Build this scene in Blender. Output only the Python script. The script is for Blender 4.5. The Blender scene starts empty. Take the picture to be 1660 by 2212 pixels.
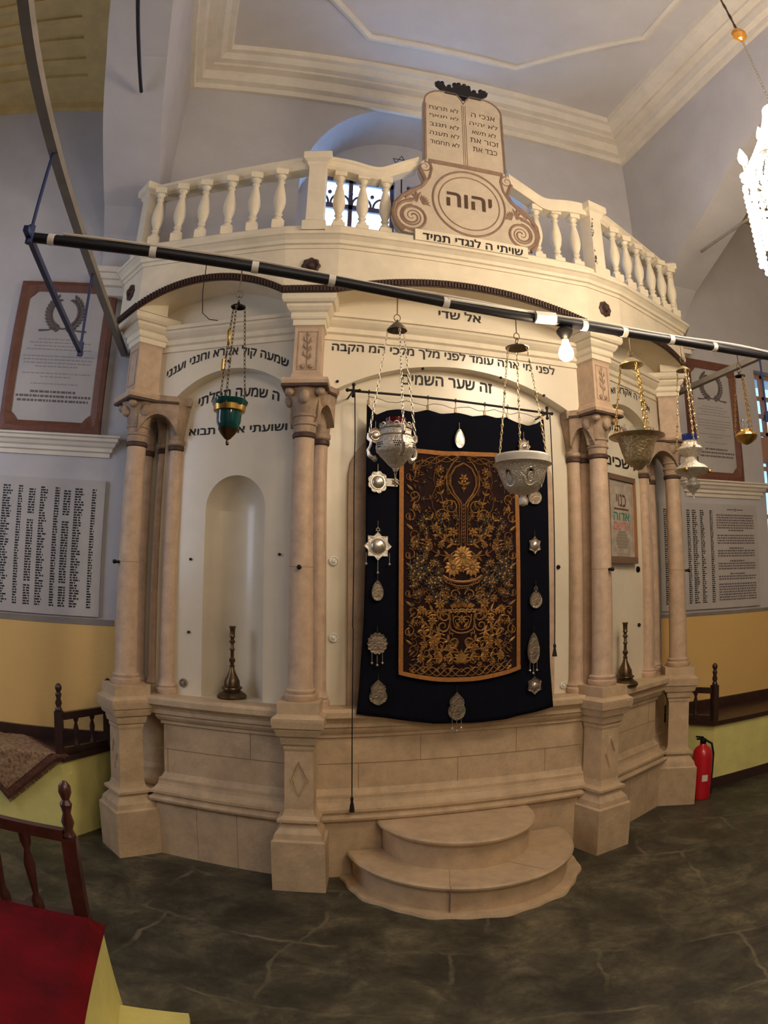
import bpy, bmesh, math, random
from mathutils import Vector, Matrix
random.seed(7)
PI = math.pi
sc = bpy.context.scene
COL = sc.collection

# ------------------------------------------------------------------ camera, light, exposure
CAMX = -1.2971
cd = bpy.data.cameras.new('camera'); cam = bpy.data.objects.new('camera', cd); COL.objects.link(cam); sc.camera = cam
cd.type = 'PANO'                                   # wide clip-on phone lens: barrel distortion
cd.panorama_type = 'FISHEYE_LENS_POLYNOMIAL'
cd.fisheye_fov = math.radians(180)
cd.fisheye_polynomial_k0 = 0
cd.fisheye_polynomial_k1 = -0.04013096050181274
cd.fisheye_polynomial_k2 = -0.0008646646705646552
cd.fisheye_polynomial_k3 = 8.48540151293609e-05
cd.fisheye_polynomial_k4 = -2.513405854382575e-06
cd.sensor_width = 36; cd.sensor_fit = 'AUTO'
cd.shift_x = -0.0211025; cd.shift_y = -0.039135
_y, _p, _r = 0.2634035341087435, 0.17934384225715605, 0.00807108995581041
fw = Vector((math.sin(_y)*math.cos(_p), math.cos(_y)*math.cos(_p), math.sin(_p)))
rt = Vector((math.cos(_y), -math.sin(_y), 0)); up = rt.cross(fw)
rt, up = math.cos(_r)*rt+math.sin(_r)*up, -math.sin(_r)*rt+math.cos(_r)*up
_m = Matrix((rt, up, -fw)).transposed().to_4x4(); _m.translation = (CAMX, 0, 1.6); cam.matrix_world = _m
cd.clip_start = .05

sc.view_settings.view_transform = 'Standard'; sc.view_settings.look = 'None'
sc.view_settings.gamma = 1; sc.view_settings.use_curve_mapping = False
sc.view_settings.exposure = 0.0
try: sc.cycles.use_denoising = True
except Exception: pass
try: sc.cycles.max_bounces = 6; sc.cycles.sample_clamp_indirect = 4
except Exception: pass

w = bpy.data.worlds.new('world'); sc.world = w; w.use_nodes = True
w.node_tree.nodes['Background'].inputs[0].default_value = (.95, .87, .78, 1)
w.node_tree.nodes['Background'].inputs[1].default_value = .15

def lamp(name, kind, loc, power, color, size=.1, rot=None, size_y=None):
    d = bpy.data.lights.new(name, kind); o = bpy.data.objects.new(name, d); COL.objects.link(o)
    d.energy = power; d.color = color; o.location = loc
    if kind == 'AREA':
        d.size = size
        if size_y: d.shape = 'RECTANGLE'; d.size_y = size_y
    else: d.shadow_soft_size = size
    if rot: o.rotation_euler = rot
    return o
WARM = (1, .76, .50)
# unseen warm lights added behind the camera to front-light the ark, for presumed chandeliers
lamp('nave_fill_light', 'POINT', (.3, -.9, 3.4), 70, WARM, .28)
lamp('rear_fill_light', 'POINT', (0, -3.8, 3.4), 80, WARM, .35)
# daylight from the windows of the side aisle
lamp('aisle_window_light', 'AREA', (-4.4, 2.6, 2.6), 30, (.66, .76, 1), 1.2, (math.radians(90), 0, math.radians(-70)), 2.0)
lamp('nave_window_light', 'AREA', (-1.2, -3.2, 4.6), 30, (.86, .9, 1), 1.4, (math.radians(110), 0, math.radians(-12)), 1.0)

# ------------------------------------------------------------------ materials
def lin(r, g, b):
    f = lambda v: (v/255/12.92) if v/255 <= .04045 else ((v/255+.055)/1.055)**2.4
    return (f(r), f(g), f(b), 1)
MATS = {}
def mat(name, rgb, rough=.6, metal=0, noise=0, nscale=6, rgb2=None, bump=0, bscale=40, spec=.5, trans=0, emit=None, estr=0, coat=0, ior=1.45):
    m = bpy.data.materials.new(name); m.use_nodes = True; nt = m.node_tree; b = nt.nodes['Principled BSDF']
    b.inputs['Base Color'].default_value = lin(*rgb); b.inputs['Roughness'].default_value = rough; b.inputs['Metallic'].default_value = metal
    b.inputs['Specular IOR Level'].default_value = spec; b.inputs['IOR'].default_value = ior
    if trans: b.inputs['Transmission Weight'].default_value = trans
    if coat: b.inputs['Coat Weight'].default_value = coat; b.inputs['Coat Roughness'].default_value = .15
    if emit: b.inputs['Emission Color'].default_value = lin(*emit); b.inputs['Emission Strength'].default_value = estr
    tc = nt.nodes.new('ShaderNodeTexCoord')
    if noise or rgb2:
        n = nt.nodes.new('ShaderNodeTexNoise'); n.inputs['Scale'].default_value = nscale; n.inputs['Detail'].default_value = 6; n.inputs['Roughness'].default_value = .65
        nt.links.new(tc.outputs['Object'], n.inputs['Vector'])
        r = nt.nodes.new('ShaderNodeValToRGB'); r.color_ramp.elements[0].position = .35; r.color_ramp.elements[1].position = .68
        k = rgb2 or tuple(int(v*(1-noise)) for v in rgb)
        r.color_ramp.elements[0].color = lin(*k); r.color_ramp.elements[1].color = lin(*rgb)
        nt.links.new(n.outputs['Fac'], r.inputs['Fac']); nt.links.new(r.outputs['Color'], b.inputs['Base Color'])
    if bump:
        n2 = nt.nodes.new('ShaderNodeTexNoise'); n2.inputs['Scale'].default_value = bscale; n2.inputs['Detail'].default_value = 4
        nt.links.new(tc.outputs['Object'], n2.inputs['Vector'])
        bp = nt.nodes.new('ShaderNodeBump'); bp.inputs['Strength'].default_value = bump; bp.inputs['Distance'].default_value = .01
        nt.links.new(n2.outputs['Fac'], bp.inputs['Height']); nt.links.new(bp.outputs['Normal'], b.inputs['Normal'])
    MATS[name] = m
    return m
M = MATS
mat('wall_plaster', (196, 192, 192), .75, noise=.05, nscale=2.5, bump=.15, bscale=25)
mat('ceiling_plaster', (212, 206, 202), .8, noise=.05, nscale=1.5)
mat('cornice_plaster', (232, 222, 205), .75, noise=.06, nscale=5)
mat('ark_white', (236, 222, 194), .55, noise=.06, nscale=7)
mat('ark_panel', (228, 216, 192), .28, noise=.05, nscale=2, coat=.25)
mat('stone', (207, 181, 146), .6, noise=.13, nscale=9, bump=.25, bscale=60)
mat('stone_pink', (204, 176, 148), .55, noise=.12, nscale=14, bump=.2, bscale=70)
mat('stone_dark', (178, 152, 126), .65, noise=.22, nscale=12, bump=.4, bscale=50)
mat('joint', (150, 122, 98), .9)
mat('brown_paint', (74, 48, 38), .6, noise=.3, nscale=60)
mat('ring_paint', (84, 60, 48), .6, noise=.2, nscale=30)
mat('ink', (38, 34, 32), .6, noise=.35, nscale=50)
mat('letter_brown', (92, 66, 46), .7, noise=.3, nscale=80)
mat('tablet_stone', (206, 190, 166), .5, noise=.08, nscale=12)
mat('scroll_tan', (150, 120, 100), .6, noise=.15, nscale=30)
mat('black_iron', (36, 31, 32), .5, metal=.3)
mat('velvet', (10, 12, 24), .95, spec=.15, noise=.3, nscale=4)
mat('panel_cloth', (44, 24, 24), .9, spec=.2, noise=.35, nscale=9)
mat('gold_braid', (166, 108, 44), .55, metal=.15, bump=.4, bscale=300, noise=.15, nscale=60)
mat('gold_thread', (176, 128, 62), .5, metal=.3, noise=.25, nscale=30)
mat('ochre_thread', (144, 98, 48), .55, metal=.2, noise=.25, nscale=30)
mat('dull_thread', (84, 70, 56), .6, metal=.1, noise=.3, nscale=30)
mat('silver', (214, 203, 188), .3, metal=.85, noise=.12, nscale=60)
mat('silver_chased', (236, 227, 212), .3, metal=.6, noise=.14, nscale=90, bump=.6, bscale=140)
mat('tarnished_silver', (156, 140, 120), .42, metal=.75, noise=.3, nscale=40, bump=.5, bscale=120)
mat('brass', (206, 164, 88), .28, metal=.85, noise=.2, nscale=30)
mat('pale_brass', (222, 200, 156), .3, metal=.7, noise=.25, nscale=70, bump=.5, bscale=120)
mat('old_bronze', (118, 96, 70), .35, metal=.9, noise=.3, nscale=15)
mat('dark_metal', (40, 38, 38), .4, metal=.8)
mat('red_glass', (150, 14, 22), .08, trans=.7, ior=1.45)
mat('green_glass', (6, 78, 78), .08, trans=.25, coat=.6)
mat('blue_glass', (50, 66, 150), .1, trans=.5)
mat('clear_glass', (235, 235, 230), .04, trans=.92)
mat('amber_glass', (214, 150, 60), .08, trans=.5)
mat('white_glass', (240, 236, 226), .2, coat=.3)
mat('bulb_lit', (255, 220, 170), .3, emit=(255, 222, 170), estr=60)
mat('crystal_glow', (255, 240, 220), .2, emit=(255, 242, 226), estr=14)  # glass drops made to emit, standing in for the glare around the bulbs
mat('black_paint', (26, 26, 32), .4)
mat('blue_black_paint', (28, 44, 92), .4)
mat('white_tape', (232, 228, 218), .5)
mat('white_cable', (214, 206, 190), .5)
mat('grey_beam', (140, 132, 122), .7, noise=.12, nscale=8)
mat('aisle_wood', (214, 186, 124), .7, noise=.1, nscale=5)
mat('dark_wood', (62, 40, 34), .38, noise=.25, nscale=18, coat=.15)
mat('red_brown_wood', (84, 46, 38), .3, noise=.2, nscale=16, coat=.3)
mat('frame_brown', (120, 76, 58), .55, noise=.15, nscale=20)
mat('bench_yellow', (232, 224, 142), .7, noise=.08, nscale=4)
mat('red_velvet', (118, 10, 24), .85, noise=.3, nscale=5, spec=.2)
mat('marble', (188, 182, 178), .4, noise=.06, nscale=4)
mat('grey_text', (104, 94, 92), .7)
mat('faint_text', (150, 140, 136), .7)
mat('rug_field', (176, 150, 114), .95, rgb2=(112, 78, 60), nscale=45)
mat('rug_border', (112, 70, 58), .95, noise=.3, nscale=60)
mat('extinguisher_red', (190, 22, 36), .3, coat=.4)
mat('paper', (186, 172, 154), .7, noise=.2, nscale=14)
mat('paper_white', (224, 212, 196), .7)
mat('print_green', (40, 120, 100), .7); mat('print_red', (178, 104, 92), .7); mat('print_grey', (134, 122, 108), .7)
mat('gilt_frame', (176, 128, 84), .35, metal=.4)
mat('frame_dark', (110, 88, 68), .5)
mat('sky', (235, 243, 255), 1, emit=(150, 192, 255), estr=34)
mat('foliage_light', (190, 220, 240), 1, emit=(150, 200, 240), estr=2.2)
mat('window_frame', (92, 80, 92), .6)
mat('window_brown', (170, 128, 104), .6)
mat('cord', (24, 20, 20), .8)
mat('plinth_dark', (54, 36, 34), .6)

def wallmat():                       # upper wall whitewash, yellow dado paint below a grey band
    m = M['wall_plaster'].copy(); m.name = 'wall_dado'; nt = m.node_tree; b = nt.nodes['Principled BSDF']
    tc = nt.nodes.new('ShaderNodeTexCoord'); sp = nt.nodes.new('ShaderNodeSeparateXYZ'); nt.links.new(tc.outputs['Object'], sp.inputs[0])
    cur = b.inputs['Base Color'].links[0].from_socket
    n = nt.nodes.new('ShaderNodeTexNoise'); n.inputs['Scale'].default_value = 2; nt.links.new(tc.outputs['Object'], n.inputs['Vector'])
    ra = nt.nodes.new('ShaderNodeValToRGB'); ra.color_ramp.elements[0].color = lin(214, 174, 104); ra.color_ramp.elements[1].color = lin(226, 190, 122)
    nt.links.new(n.outputs['Fac'], ra.inputs['Fac'])
    lt = nt.nodes.new('ShaderNodeMath'); lt.operation = 'LESS_THAN'; lt.inputs[1].default_value = 1.345; nt.links.new(sp.outputs['Z'], lt.inputs[0])
    mx = nt.nodes.new('ShaderNodeMix'); mx.data_type = 'RGBA'
    nt.links.new(lt.outputs[0], mx.inputs['Factor']); nt.links.new(cur, mx.inputs['A']); nt.links.new(ra.outputs['Color'], mx.inputs['B'])
    nt.links.new(mx.outputs['Result'], b.inputs['Base Color']); M['wall_dado'] = m
wallmat()
def floormat():                      # worn slate flags, mottled, with faint pale joints
    m = bpy.data.materials.new('slate_floor'); m.use_nodes = True; nt = m.node_tree; b = nt.nodes['Principled BSDF']; L = nt.links.new
    def node(t, **k):
        n = nt.nodes.new(t)
        for a, v in k.items():
            if a in n.inputs: n.inputs[a].default_value = v
            else: setattr(n, a, v)
        return n
    def noise(sc_, det, rough, dist=0): n = node('ShaderNodeTexNoise', Scale=sc_, Detail=det, Roughness=rough, Distortion=dist); L(tc.outputs['Object'], n.inputs['Vector']); return n
    def ramp(src, *st):
        r = node('ShaderNodeValToRGB'); e = r.color_ramp.elements; e[0].position, e[0].color = st[0]; e[1].position, e[1].color = st[-1]
        for p, c in st[1:-1]: q = e.new(p); q.color = c
        L(src, r.inputs['Fac']); return r
    def mix(fac, a, c, bt='MIX'):
        x = node('ShaderNodeMix', data_type='RGBA', blend_type=bt)
        (L(fac, x.inputs['Factor']) if hasattr(fac, 'links') else setattr(x.inputs['Factor'], 'default_value', fac)); L(a, x.inputs['A'])
        (L(c, x.inputs['B']) if hasattr(c, 'links') else setattr(x.inputs['B'], 'default_value', c)); return x.outputs['Result']
    tc = node('ShaderNodeTexCoord'); wn_ = noise(1.4, 4, .6)
    va = node('ShaderNodeVectorMath', operation='MULTIPLY_ADD'); va.inputs[1].default_value = (.30, .30, 0); L(wn_.outputs['Color'], va.inputs[0]); L(tc.outputs['Object'], va.inputs[2])
    mp = node('ShaderNodeMapping'); mp.inputs['Rotation'].default_value = (0, 0, .42); L(va.outputs[0], mp.inputs['Vector'])
    br = node('ShaderNodeTexBrick'); br.offset = .37; br.squash = .8; br.squash_frequency = 3
    for k, v in {'Scale': 1.0, 'Mortar Size': .014, 'Mortar Smooth': .6, 'Brick Width': .82, 'Row Height': .58, 'Color1': (.75, .75, .75, 1), 'Color2': (1.25, 1.2, 1.1, 1), 'Mortar': (1, 1, 1, 1)}.items(): br.inputs[k].default_value = v
    L(mp.outputs[0], br.inputs['Vector'])
    n1 = noise(3.0, 10, .75, .35); base = ramp(n1.outputs['Fac'], (.32, lin(38, 36, 29)), (.46, lin(62, 59, 48)), (.55, lin(84, 80, 65)), (.70, lin(126, 118, 97)))
    n2 = noise(22, 6, .7); sp = ramp(n2.outputs['Fac'], (.3, (.72, .72, .72, 1)), (.7, (1.18, 1.18, 1.15, 1)))
    c = mix(1.0, base.outputs['Color'], sp.outputs['Color'], 'MULTIPLY'); c = mix(.8, c, br.outputs['Color'], 'MULTIPLY')
    n3 = noise(2.3, 4, .6); gate = ramp(n3.outputs['Fac'], (.45, (0, 0, 0, 1)), (.66, (.7, .7, .7, 1)))
    g = node('ShaderNodeMath', operation='MULTIPLY'); L(br.outputs['Fac'], g.inputs[0]); L(gate.outputs['Color'], g.inputs[1])
    c = mix(g.outputs[0], c, lin(136, 124, 100))
    n4 = noise(6.5, 9, .75, .7); sm = ramp(n4.outputs['Fac'], (.62, (0, 0, 0, 1)), (.78, (.45, .45, .45, 1)))
    c = mix(sm.outputs['Color'], c, lin(124, 116, 98)); L(c, b.inputs['Base Color'])
    b.inputs['Roughness'].default_value = .5
    bp = node('ShaderNodeBump', Strength=.45, Distance=.02); L(n1.outputs['Fac'], bp.inputs['Height']); L(bp.outputs['Normal'], b.inputs['Normal'])
    M['slate_floor'] = m
floormat()

# ------------------------------------------------------------------ mesh helpers
WM = {}                                                   # world matrices of parents
class MB:
    def __init__(s, T=None): s.v = []; s.f = []; s.T = T or Matrix()
    def add(s, vs, fs):
        o = len(s.v); s.v += [s.T @ Vector(v) for v in vs]; s.f += [[i+o for i in f] for f in fs]; return s
    def box(s, c, d, rz=0, taper=1.0):
        x, y, z = (k/2 for k in d); R = Matrix.Rotation(rz, 3, 'Z'); t = taper
        vs = [Vector(p) for p in ((-x,-y,-z),(x,-y,-z),(x,y,-z),(-x,y,-z),(-x*t,-y*t,z),(x*t,-y*t,z),(x*t,y*t,z),(-x*t,y*t,z))]
        return s.add([R @ p + Vector(c) for p in vs], [(3,2,1,0),(4,5,6,7),(0,1,5,4),(1,2,6,5),(2,3,7,6),(3,0,4,7)])
    def bb(s, a, b): return s.box([(p+q)/2 for p, q in zip(a, b)], [abs(q-p) for p, q in zip(a, b)])
    def lathe(s, prof, c=(0,0,0), n=24, sq=False, caps=True, arc=None, wob=None):
        """prof [(r,z)], sq: square section (r = half width)"""
        if sq: n = 4
        vs = []; a0, a1 = arc or (0, 2*PI); m = n if not arc else n+1
        for r, z in prof:
            for k in range(m):
                a = a0+(a1-a0)*k/n + (PI/4 if sq else 0); R = r*(math.sqrt(2) if sq else 1)
                if wob: R *= wob(a, z)
                vs.append((c[0]+R*math.cos(a), c[1]+R*math.sin(a), c[2]+z))
        fs = []
        for i in range(len(prof)-1):
            for k in range(n):
                k2 = (k+1) % m
                fs.append((i*m+k, i*m+k2, (i+1)*m+k2, (i+1)*m+k))
        if caps and not arc:
            fs.append(tuple(range(m-1, -1, -1))); fs.append(tuple((len(prof)-1)*m+k for k in range(m)))
        return s.add(vs, fs)
    def tube(s, pts, r, n=8, closed=False, rr=None):
        pts = [Vector(p) for p in pts]; N = len(pts); vs = []; fs = []; prev = None
        for i, p in enumerate(pts):
            if closed: d = pts[(i+1) % N]-pts[i-1]
            else: d = pts[min(i+1, N-1)]-pts[max(i-1, 0)]
            d = d.normalized() if d.length > 1e-9 else Vector((0,0,1))
            if prev is None:
                u = d.cross(Vector((0,0,1)))
                if u.length < .05: u = d.cross(Vector((1,0,0)))
            else: u = prev - d*prev.dot(d)
            u.normalize(); prev = u; v = d.cross(u); q = rr[i] if rr else r
            for k in range(n):
                a = 2*PI*k/n; vs.append(p+(u*math.cos(a)+v*math.sin(a))*q)
        for i in range(N if closed else N-1):
            j = (i+1) % N
            for k in range(n): fs.append((i*n+k, i*n+(k+1) % n, j*n+(k+1) % n, j*n+k))
        if not closed: fs.append(tuple(range(n-1, -1, -1))); fs.append(tuple((N-1)*n+k for k in range(n)))
        return s.add(vs, fs)
    def bar(s, a, b, wd, h):                              # rectangular bar between two points
        a, b = Vector(a), Vector(b); d = (b-a).normalized(); u = d.cross(Vector((0,0,1)))
        if u.length < .05: u = Vector((1,0,0))
        u.normalize(); v = u.cross(d)
        vs = [p+u*sx*wd/2+v*sz*h/2 for p in (a, b) for sx, sz in ((-1,-1),(1,-1),(1,1),(-1,1))]
        return s.add(vs, [(3,2,1,0),(4,5,6,7),(0,1,5,4),(1,2,6,5),(2,3,7,6),(3,0,4,7)])
    def sphere(s, c, r, n=12, m=8, sz=1):
        return s.lathe([(max(1e-4, r*math.sin(PI*i/m)), -r*sz*math.cos(PI*i/m)) for i in range(m+1)], c, n)
    def poly(s, pts, depth, axis):
        """extrude a planar polygon (list of 3D points) by the vector axis*depth"""
        n = len(pts); ax = Vector(axis)*depth; P = [Vector(p) for p in pts]
        return s.add(P+[p+ax for p in P], [tuple(range(n)), tuple(range(2*n-1, n-1, -1))]+[(i, i+n, (i+1) % n+n, (i+1) % n) for i in range(n)])
    def xz(s, pts, y0, y1): return s.poly([(x, y0, z) for x, z in pts], 1, (0, y1-y0, 0))
    def sweep(s, path, prof, closed=False, caps=True):
        """path: 2D plan polyline, left = outside; prof: [(out, z)] open chain; mitred"""
        n = len(path); P = [Vector(p) for p in path]; offs = []
        for i in range(n):
            def nrm(a, b): d = (b-a).normalized(); return Vector((d.y, -d.x))
            if closed or 0 < i < n-1: na, nb = nrm(P[i-1], P[i]), nrm(P[i], P[(i+1) % n])
            elif i == 0: na = nb = nrm(P[0], P[1])
            else: na = nb = nrm(P[-2], P[-1])
            m = (na+nb); m = m/max(.3, m.dot(na)) if m.length > 1e-6 else na
            offs.append(m)
        vs = [(P[i].x+offs[i].x*o, P[i].y+offs[i].y*o, z) for i in range(n) for o, z in prof]; k = len(prof)
        fs = [(i*k+j, ((i+1) % n)*k+j, ((i+1) % n)*k+j+1, i*k+j+1) for i in range(n if closed else n-1) for j in range(k-1)]
        if caps and not closed: fs += [tuple(range(k)), tuple((n-1)*k+j for j in range(k-1, -1, -1))]
        return s.add(vs, fs)
def setp(o, **k):
    for a, b in k.items(): o[a] = b
    return o
def put(name, mb, m, parent=None, smooth=False, bevel=0, local=False):
    """one mesh object; vertices are given in world space unless local"""
    me = bpy.data.meshes.new(name)
    vs = mb.v
    if parent is not None and not local:
        W = WM.get(parent.name, Matrix()).inverted(); vs = [W @ v for v in vs]
    me.from_pydata([tuple(v) for v in vs], [], mb.f); me.update()
    bm = bmesh.new(); bm.from_mesh(me); bmesh.ops.recalc_face_normals(bm, faces=bm.faces); bm.to_mesh(me); bm.free()
    me.materials.append(M[m] if isinstance(m, str) else m)
    if smooth:
        for p in me.polygons: p.use_smooth = True
        try: me.set_sharp_from_angle(angle=math.radians(38))
        except Exception: pass
    o = bpy.data.objects.new(name, me); COL.objects.link(o)
    if parent is not None: o.parent = parent; WM[o.name] = WM.get(parent.name, Matrix())
    else: WM[o.name] = Matrix()
    if bevel:
        md = o.modifiers.new('bevel', 'BEVEL'); md.width = bevel; md.segments = 2; md.limit_method = 'ANGLE'; md.angle_limit = math.radians(40)
    return o
def thing(name, label, cat, loc=(0,0,0), rz=0, group=None):
    o = bpy.data.objects.new(name, None); COL.objects.link(o); o.empty_display_size = .1
    o.location = loc; o.rotation_euler = (0, 0, rz); WM[o.name] = Matrix.Translation(loc) @ Matrix.Rotation(rz, 4, 'Z')
    o['label'] = label; o['category'] = cat
    if group: o['group'] = group
    return o
def tag(o, label, cat, group=None):
    o['label'] = label; o['category'] = cat
    if group: o['group'] = group
    return o
def struct(name, mb, m, parent=None, **k):
    o = put(name, mb, m, parent, **k)
    if parent is None: o['kind'] = 'structure'
    return o
def text2d(s, size=1.0, bold=0.0, rtl=True):
    """2D outline mesh of a line of text, centred; every contour is filled on its own so that overlapping strokes stay solid"""
    from mathutils.geometry import tessellate_polygon
    cu = bpy.data.curves.new('t', 'FONT'); cu.body = s[::-1] if rtl else s; cu.size = size; cu.resolution_u = 3
    cu.fill_mode = 'NONE'
    o = bpy.data.objects.new('t', cu); COL.objects.link(o)
    dg = bpy.context.evaluated_depsgraph_get(); me = bpy.data.meshes.new_from_object(o.evaluated_get(dg))
    co = [v.co.copy() for v in me.vertices]; nb = {}
    for e in me.edges: nb.setdefault(e.vertices[0], []).append(e.vertices[1]); nb.setdefault(e.vertices[1], []).append(e.vertices[0])
    bpy.data.objects.remove(o); bpy.data.curves.remove(cu); bpy.data.meshes.remove(me)
    loops = []; seen = set()
    for st_ in sorted(nb):
        if st_ in seen: continue
        L = [st_]; seen.add(st_); cur = st_
        while True:
            nx_ = [q for q in nb[cur] if q not in seen]
            if not nx_: break
            nx_.sort(); cur = nx_[0]; seen.add(cur); L.append(cur)
        if len(L) > 2: loops.append([co[q] for q in L])
    area = lambda P: sum(P[k].x*P[(k+1) % len(P)].y-P[(k+1) % len(P)].x*P[k].y for k in range(len(P)))/2
    def inside(p, P):
        c = False
        for k in range(len(P)):
            a, b_ = P[k], P[k-1]
            if (a.y > p.y) != (b_.y > p.y) and p.x < (b_.x-a.x)*(p.y-a.y)/(b_.y-a.y)+a.x: c = not c
        return c
    info = [(abs(area(P)), P) for P in loops]
    outer = []; holes = []
    for k, (A, P) in enumerate(info):
        par = [q for q, (A2, P2) in enumerate(info) if q != k and A2 > A*1.5 and all(inside(p, P2) for p in P[::max(1, len(P)//6)])]
        (holes if len(par) % 2 else outer).append((A, P, par))
    vs = []; fs = []
    def fat(P, d):
        sg = 1 if area(P) > 0 else -1; R = []
        for k in range(len(P)):
            e = (P[(k+1) % len(P)]-P[k-1]); n = Vector((e.y, -e.x, 0))*sg
            R.append(P[k]+(n.normalized()*d if n.length > 1e-9 else n))
        return R
    for A, P, par in outer:
        hs = [fat(H, -bold) for _, H, pr in holes if inside(H[0], P)]
        polys = [fat(P, bold)]+hs
        o_ = len(vs); fl = [p for Q in polys for p in Q]; vs += fl
        fs += [tuple(o_+k for k in t) for t in tessellate_polygon([[Vector((p.x, p.y, 0)) for p in Q] for Q in polys])]
    return vs, fs
def lettering(mb, s, width, height, fn, bold=.0, rtl=True):
    """fit text into width x height (metres) and map each point with fn(x, z) -> 3D"""
    vs, fs = text2d(s, 1.0, bold, rtl)
    if not vs: return
    x0 = min(v.x for v in vs); x1 = max(v.x for v in vs); y0 = min(v.y for v in vs); y1 = max(v.y for v in vs)
    sx = width/(x1-x0); sy = height/(y1-y0)
    mb.add([fn((v.x-(x0+x1)/2)*sx, (v.y-(y0+y1)/2)*sy) for v in vs], fs)
def lerp(a, b, t): return a+(b-a)*t

# ------------------------------------------------------------------ the setting
XL, XR, TH = -1.93, 2.05, .39                             # faces of the nave arcade walls, their thickness
YB = 4.36                                                 # the wall behind the ark
b = MB(); b.bb((-6, -7, -.1), (6, YB+.6, 0)); struct('floor', b, 'slate_floor')
# back wall: side aisles (with dado) and the upper nave part with the arched window recess
b = MB(); b.bb((-6, YB, 0), (XL, YB+.5, 5.6)); struct('wall_back_left', b, 'wall_dado')
WX0, WX1 = 3.40, 4.25                                     # aisle window
b = MB(); b.bb((XR, YB+.06, 0), (WX0, YB+.5, 5.6)); b.bb((WX1, YB+.06, 0), (6, YB+.5, 5.6)); b.bb((WX0, YB+.06, 0), (WX1, YB+.5, 1.95)); b.bb((WX0, YB+.06, 3.62), (WX1, YB+.5, 5.6))
struct('wall_back_right', b, 'wall_dado')
NR, NZ = .95, 4.62                                        # recess radius, springing
b = MB(); b.bb((XL, YB, 0), (-NR, YB+.3, 5.85)); b.bb((NR, YB, 0), (XR, YB+.3, 5.85)); b.bb((-NR, YB, 0), (NR, YB+.3, 3.9))
N = 28
for i in range(N):
    a0, a1 = PI*i/N, PI*(i+1)/N
    p0, p1 = (-NR*math.cos(a0), NZ+NR*math.sin(a0)), (-NR*math.cos(a1), NZ+NR*math.sin(a1))
    b.xz([p0, p1, (p1[0], 5.85), (p0[0], 5.85)], YB, YB+.3)
struct('wall_back', b, 'wall_plaster')
# barrel recess with a twin window in its back wall
RB = 4.86
b = MB(); rows = []
outl = [(-NR, 3.9), (-NR, NZ)]+[(-NR*math.cos(PI*i/N), NZ+NR*math.sin(PI*i/N)) for i in range(1, N)]+[(NR, NZ), (NR, 3.9)]
vs = [(x, YB+.3, z) for x, z in outl]+[(x, RB, z) for x, z in outl]; n = len(outl)
b.add(vs, [(i, i+1, n+i+1, n+i) for i in range(n-1)]); b.bb((-NR, YB+.28, 3.86), (NR, RB+.1, 3.9))
WT, WB, WI, WO = 5.14, 4.02, .055, .83
b.bb((-NR-.1, RB, 3.9), (-WO, RB+.12, 5.65)); b.bb((WO, RB, 3.9), (NR+.1, RB+.12, 5.65)); b.bb((-WI, RB, 3.9), (WI, RB+.12, WT)); b.bb((-WO, RB, WT), (WO, RB+.12, 5.65)); b.bb((-WO, RB, 3.9), (WO, RB+.12, WB))
struct('wall_recess', b, 'wall_plaster')
wn = thing('window_1', 'bright twin window with dark glazing bars in the arched recess behind the balustrade', 'window', (0, RB+.06, WB)); wn['kind'] = 'structure'
b = MB()
for sg in (-1, 1):
    for x in (WI+.015, (WI+WO)/2, WO-.015): b.bb((sg*x-.018, RB+.05, WB), (sg*x+.018, RB+.09, WT))
    for z in (WB+.02, 4.44, 4.84, WT-.02): b.bb((sg*WI, RB+.05, z-.024), (sg*WO, RB+.09, z+.024))
    for k in range(4):                                    # wrought scallops over the transom
        cx_ = sg*(WI+.10+.19*k); b.tube([(cx_+.085*math.cos(t), RB+.05, 4.86+.10*math.sin(t)) for t in [PI*q/10 for q in range(11)]], .011, 6); b.sphere((cx_+.095*sg, RB+.05, 4.975), .02, 8, 6)
put('window_frame', b, 'window_frame', wn)
b = MB()
for sg in (-1, 1): b.bb((sg*WI, RB+.068, WB), (sg*WO, RB+.072, WT))
put('pane', b, 'clear_glass', wn)
b = MB(); b.bb((-2.6, RB+.9, 2.6), (2.6, RB+.92, 7.0)); struct('sky', b, 'sky')
# aisle window on the right
wn = thing('window_2', 'tall bright window with small panes beside the memorial plaque', 'window', ((WX0+WX1)/2, YB+.3, 1.95)); wn['kind'] = 'structure'
b = MB(); yv = YB+.16
for x in (WX0+.03, WX0+.20, WX0+.40, WX0+.6, WX1-.03): b.bb((x-.018, yv, 1.95), (x+.018, yv+.04, 3.62))
for z in (1.97, 2.22, 2.47, 2.68, 3.02, 3.2, 3.38, 3.6): b.bb((WX0, yv, z-.018), (WX1, yv+.04, z+.018))
put('glazing_bar', b, 'window_brown', wn)
b = MB(); b.bb((WX0, yv-.02, 2.74), (WX1, yv+.06, 2.98)); b.bb((WX0, yv-.03, 1.95), (WX0+.05, yv+.06, 2.74)); put('window_frame', b, 'window_brown', wn)
b = MB(); b.bb((WX0, yv+.02, 1.95), (WX1, yv+.024, 3.62)); put('pane', b, 'clear_glass', wn)
b = MB(); b.bb((2.9, YB+1.0, 1.4), (5.6, YB+1.02, 4.2)); struct('sky_aisle', b, 'foliage_light')
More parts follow.
